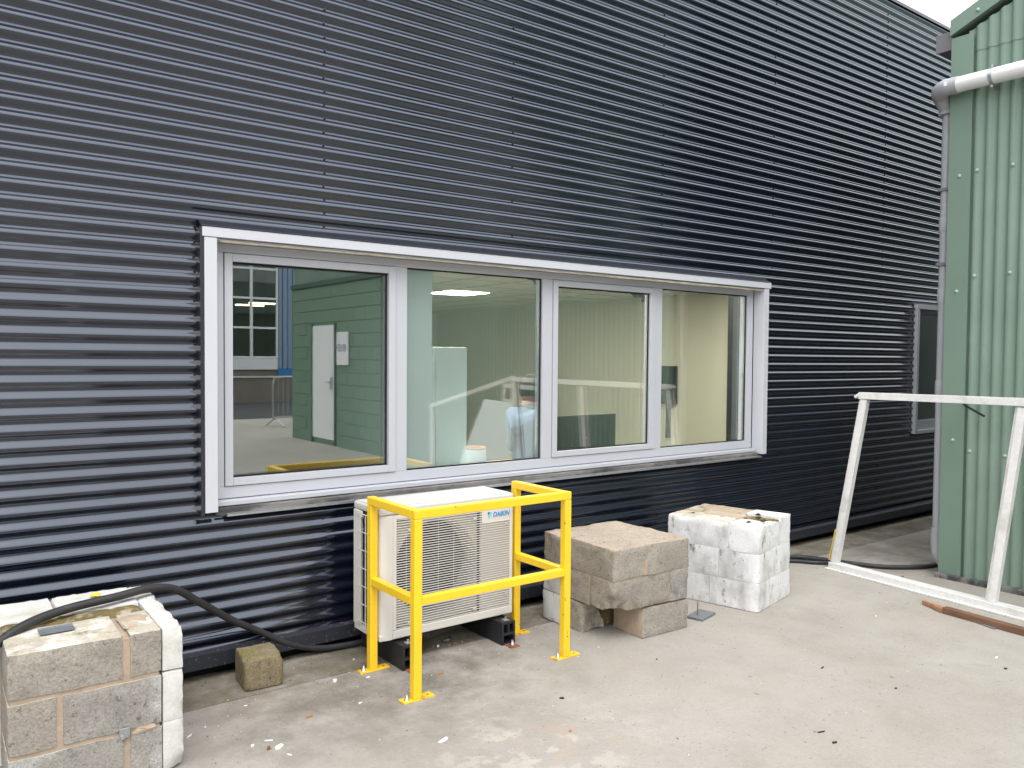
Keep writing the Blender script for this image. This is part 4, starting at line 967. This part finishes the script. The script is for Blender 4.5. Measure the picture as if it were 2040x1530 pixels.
# ================================================================== TIMBER AND LITTER
tb = thing('broken_timber', 'broken reddish timber batten on the ground before the silver frame', 'timber', (0, 0, 0))
bar('batten', tb, (5.278, -1.67, .021), (5.17, -2.75, .021), .040, .052, 'timber', bev=.003)
b = MB(); rnd = random.Random(5)
prof_pts = [(5.255, -1.672), (5.303, -1.672), (5.335, -1.56), (5.352, -1.505), (5.335, -1.50), (5.30, -1.585), (5.27, -1.62)]
b.prism(prof_pts, 2, .004, .030); link('splinter', b.mesh('splinter', 'timber_raw', .002), tb)
bar('under_slat', tb, (5.372, -1.49, .004), (5.20, -2.0, .004), .006, .022, 'scrap', bev=0)

def gpt(px, py, z=0):
    d = fw+r2*((px-1020)/F)-u2*((py-765)/F); t = (z-CH)/d.z; p = Vector((0, -CD, CH))+d*t; return p
def chip(name, label, cat, px, py, ln, wd, th, ang, mt, seed, grp):
    p = gpt(px, py); rnd = random.Random(seed); n_ = 7; poly = []
    for k in range(n_):
        a = 2*math.pi*k/n_; poly.append((ln/2*math.cos(a)*rnd.uniform(.75, 1.1), wd/2*math.sin(a)*rnd.uniform(.7, 1.2)))
    b = MB(); b.prism(poly, 2, 0, th); me = b.mesh(name, mt, 0)
    for v in me.vertices:
        if v.co.z > th*.5: v.co.z += rnd.uniform(-.3, .4)*th
    zz = 0 if p.y < -.345 else .003
    return thing(name, label, cat, (p.x, p.y, zz+.0005), R(ang), grp, me)
G1 = 'litter scattered on the concrete'
for i, (nm, lb, px, py, ln, wd, th, an, mt_) in enumerate([
    ('plaster_chip', 'long white plaster chip in front of the guard', 884, 1476, .060, .015, .007, 12, 'chip'),
    ('plaster_chip', 'largest white chip of the group near the left stack', 556, 1490, .046, .020, .008, 14, 'chip'),
    ('plaster_chip', 'thin white stick above the white chips by the left stack', 536, 1476, .040, .005, .004, -22, 'chip'),
    ('plaster_chip', 'thin white stick below the white chips by the left stack', 576, 1504, .026, .006, .004, -62, 'chip'),
    ('plaster_chip', 'small round white chip leftmost by the left stack', 503, 1487, .014, .012, .006, 0, 'chip'),
    ('plaster_chip', 'bright white folded chip left of the guard foot', 667, 1358, .026, .020, .010, 20, 'chip'),
    ('plaster_chip', 'tan flat chip right of the folded white chip', 733, 1350, .024, .009, .004, 10, 'chip'),
    ('plaster_chip', 'short white sliver before the front left guard foot', 718, 1401, .026, .006, .004, 22, 'chip'),
    ('wood_chip', 'orange brown chip left of the front guard post', 616, 1429, .042, .014, .008, 20, 'chip_tan'),
    ('wood_chip', 'orange chip right of the front guard post', 878, 1342, .036, .012, .005, -5, 'chip_tan'),
    ('wood_chip', 'brown clot beside the white chips by the left stack', 535, 1493, .022, .016, .008, 50, 'rust'),
    ('wood_chip', 'small orange flake in the pale worn patch', 1136, 1457, .024, .012, .004, 30, 'chip_tan'),
    ('nail', 'bright nail lying below the small mossy block', 490, 1408, .032, .005, .004, -20, 'bolt'),
    ('nail', 'pale sliver at the foot of the left stack', 378, 1467, .036, .005, .004, 40, 'chip'),
    ('foil_scrap', 'crumpled silver foil under the air conditioner', 893, 1277, .070, .030, .012, 10, 'foil'),
    ('foil_scrap', 'small pale scrap under the air conditioner', 873, 1290, .016, .010, .008, 10, 'chip'),
    ('wood_chip', 'small brown chip under the air conditioner', 906, 1284, .022, .012, .005, 0, 'chip_tan'),
    ('plaster_chip', 'small pale chip beside the rear left guard foot', 705, 1316, .016, .010, .005, 0, 'chip'),
    ('twig', 'dark twig on the open concrete at lower right', 1636, 1459, .040, .006, .005, -15, 'membrane'),
    ('twig', 'dark twig on the open concrete below the white stack', 1638, 1331, .032, .006, .005, 4, 'membrane'),
    ('twig', 'dark curled leaf right of the dark twigs', 2003, 1333, .020, .014, .006, -25, 'membrane'),
    ('twig', 'dark scrap on the concrete left of the lower right twig', 1663, 1480, .028, .010, .005, -10, 'membrane'),
    ('twig', 'dark leaf by the pale worn patch right of the guard', 1119, 1392, .024, .012, .006, -40, 'membrane'),
    ('twig', 'dark crumb at the centre of the open concrete', 1785, 1372, .018, .010, .005, -10, 'membrane'),
    ('twig', 'dark leaf on the concrete below the hollow block chunk', 1308, 1314, .010, .008, .004, -10, 'membrane'),
    ('plaster_chip', 'pale chip near the right edge of the open concrete', 1985, 1311, .020, .012, .005, 10, 'chip'),
    ('plaster_chip', 'pale chip between the timber and the white stack', 1745, 1228, .014, .008, .004, 30, 'chip'),
    ('foil_scrap', 'green plastic scrap inside the foot of the silver frame', 1798, 1149, .040, .020, .006, 10, 'green_trim'),
]): chip(nm, lb, nm.split('_')[-1], px, py, ln, wd, th, an, mt_, 100+i, G1)
# fine uncountable grit
b = MB(); rnd = random.Random(3)
for i in range(1500):
    if rnd.random() < .45: x = rnd.uniform(.9, 3.2); y = rnd.uniform(-.75, .03)
    else: x = rnd.uniform(.6, 6.2); y = rnd.uniform(-2.4, -.3)
    s = rnd.choice([.0012, .0015, .002, .002, .0025, .0035]); z = .0 if y < -.345 else .001
    a = rnd.uniform(0, 6.28); c_, s_ = math.cos(a)*s*rnd.uniform(.6, 1.8), math.sin(a)*s
    b.add([(x-c_, y-s_, z), (x+s_, y-c_*.6, z), (x+c_, y+s_, z), (x-s_, y+c_*.6, z), (x, y, z+s*.9)], [(0, 1, 4), (1, 2, 4), (2, 3, 4), (3, 0, 4)], rnd.choice([0, 1, 1, 1, 1, 2, 2]))
o = link('grit', b.mesh('grit', ['chip', 'small_block', 'membrane'])); o['kind'] = 'stuff'; o['label'] = 'fine grit and crumbs scattered over the concrete'; o['category'] = 'grit'

# ================================================================== ACROSS THE YARD (seen only in the glass)
bw_ = thing('boundary_wall', 'low brown boundary wall beyond the road, seen in reflection', 'wall', (0, -23.6, -.25))
part('wall', bw_, -40, 50, -.2, 0, 0, 1.05, 'brick_far', .01); part('coping', bw_, -40, 50, -.24, .04, 1.051, 1.12, 'far_wall', .01)
fbd = thing('far_building', 'blue and white building with tall gridded windows across the road, seen in reflection', 'building', (0, -26, -.25))
WX0, WX1, WZ0, WZ1 = 4.6, 11.6, 1.77, 6.2
part('wall', fbd, -30, WX0, -.3, 0, 0, 7.5, 'far_wall', 0); part('wall', fbd, 13.4, 40, -.3, 0, 0, 7.5, 'far_wall', 0)
part('wall', fbd, WX0, WX1, -.3, -.001, WZ1, 7.5, 'far_wall', 0); part('wall', fbd, WX0, WX1, -.3, -.001, 0, 1.30, 'brick_far', 0)
part('spandrel', fbd, WX0, WX1, -.25, .06, 1.301, WZ0-.05, 'far_white', .01)
part('blue_panel', fbd, 11.601, 13.399, -.25, .08, 0, 1.35, 'far_blue2', .01)
for k in range(9): part('blue_rib', fbd, 11.61+k*.2, 11.61+k*.2+.17, -.2, .05+.02*(k % 2), 1.351, 7.5, 'far_blue', .01)
NXW = 7
for k in range(NXW+1): x = WX0+(WX1-WX0)*k/NXW; part('window_bar', fbd, x-.05, x+.05, -.06, .05, WZ0, WZ1, 'far_frame', .005)
for k in range(5): z = WZ0+(WZ1-WZ0)*k/4; part('window_bar', fbd, WX0, WX1, -.058, .048, z-.04, z+.04, 'far_frame', .005)
for k in range(NXW): part('glass_pane', fbd, WX0+(WX1-WX0)*k/NXW+.051, WX0+(WX1-WX0)*(k+1)/NXW-.051, -.02, -.01, WZ0+.01, WZ1-.01, 'far_glass', 0)
part('inner_back', fbd, WX0-.5, 13.4, -6, -5.9, 0, 7.4, 'grey_wall', 0); part('inner_side', fbd, WX0-.6, WX0-.5, -5.9, -.31, 0, 7.4, 'grey_wall', 0); part('inner_side', fbd, 13.3, 13.4, -5.9, -.31, 0, 7.4, 'grey_wall', 0)
part('roof', fbd, -30, 40, -6, -.001, 7.501, 7.7, 'far_wall', 0)
for x in (6.2, 8.6, 11.2):
    for yy in (-2.0, -3.6): part('tube_lamp', fbd, x, x+1.2, yy, yy+.06, 3.9 if x > 8 else 5.6, 3.96 if x > 8 else 5.66, 'tube', 0)
cb_ = thing('crowd_barrier', 'galvanised crowd barrier beyond the green building, seen in reflection', 'barrier', (6.72, -13.5, 0), R(-12))
b = MB(); b.tube(smooth_path([(0, 0, .16), (0, 0, .95), (.06, 0, 1.06), (.16, 0, 1.10), (2.0, 0, 1.10), (2.16, 0, 1.0), (2.16, 0, .16)], 5), .019, 8); b.tube([(0, 0, .2), (2.16, 0, .2)], .017, 8); link('hoop', b.mesh('hoop', 'galv'), cb_)
for k in range(16): b = MB(); x = .13+k*.127; b.tube([(x, 0, .2), (x, 0, 1.09)], .008, 6); link('bar', b.mesh('bar', 'galv'), cb_)
for x in (.05, 2.1): b = MB(); b.tube([(x, -.35, .015), (x, -.05, .17), (x, .05, .17), (x, .35, .015)], .017, 8); link('foot', b.mesh('foot', 'galv'), cb_)
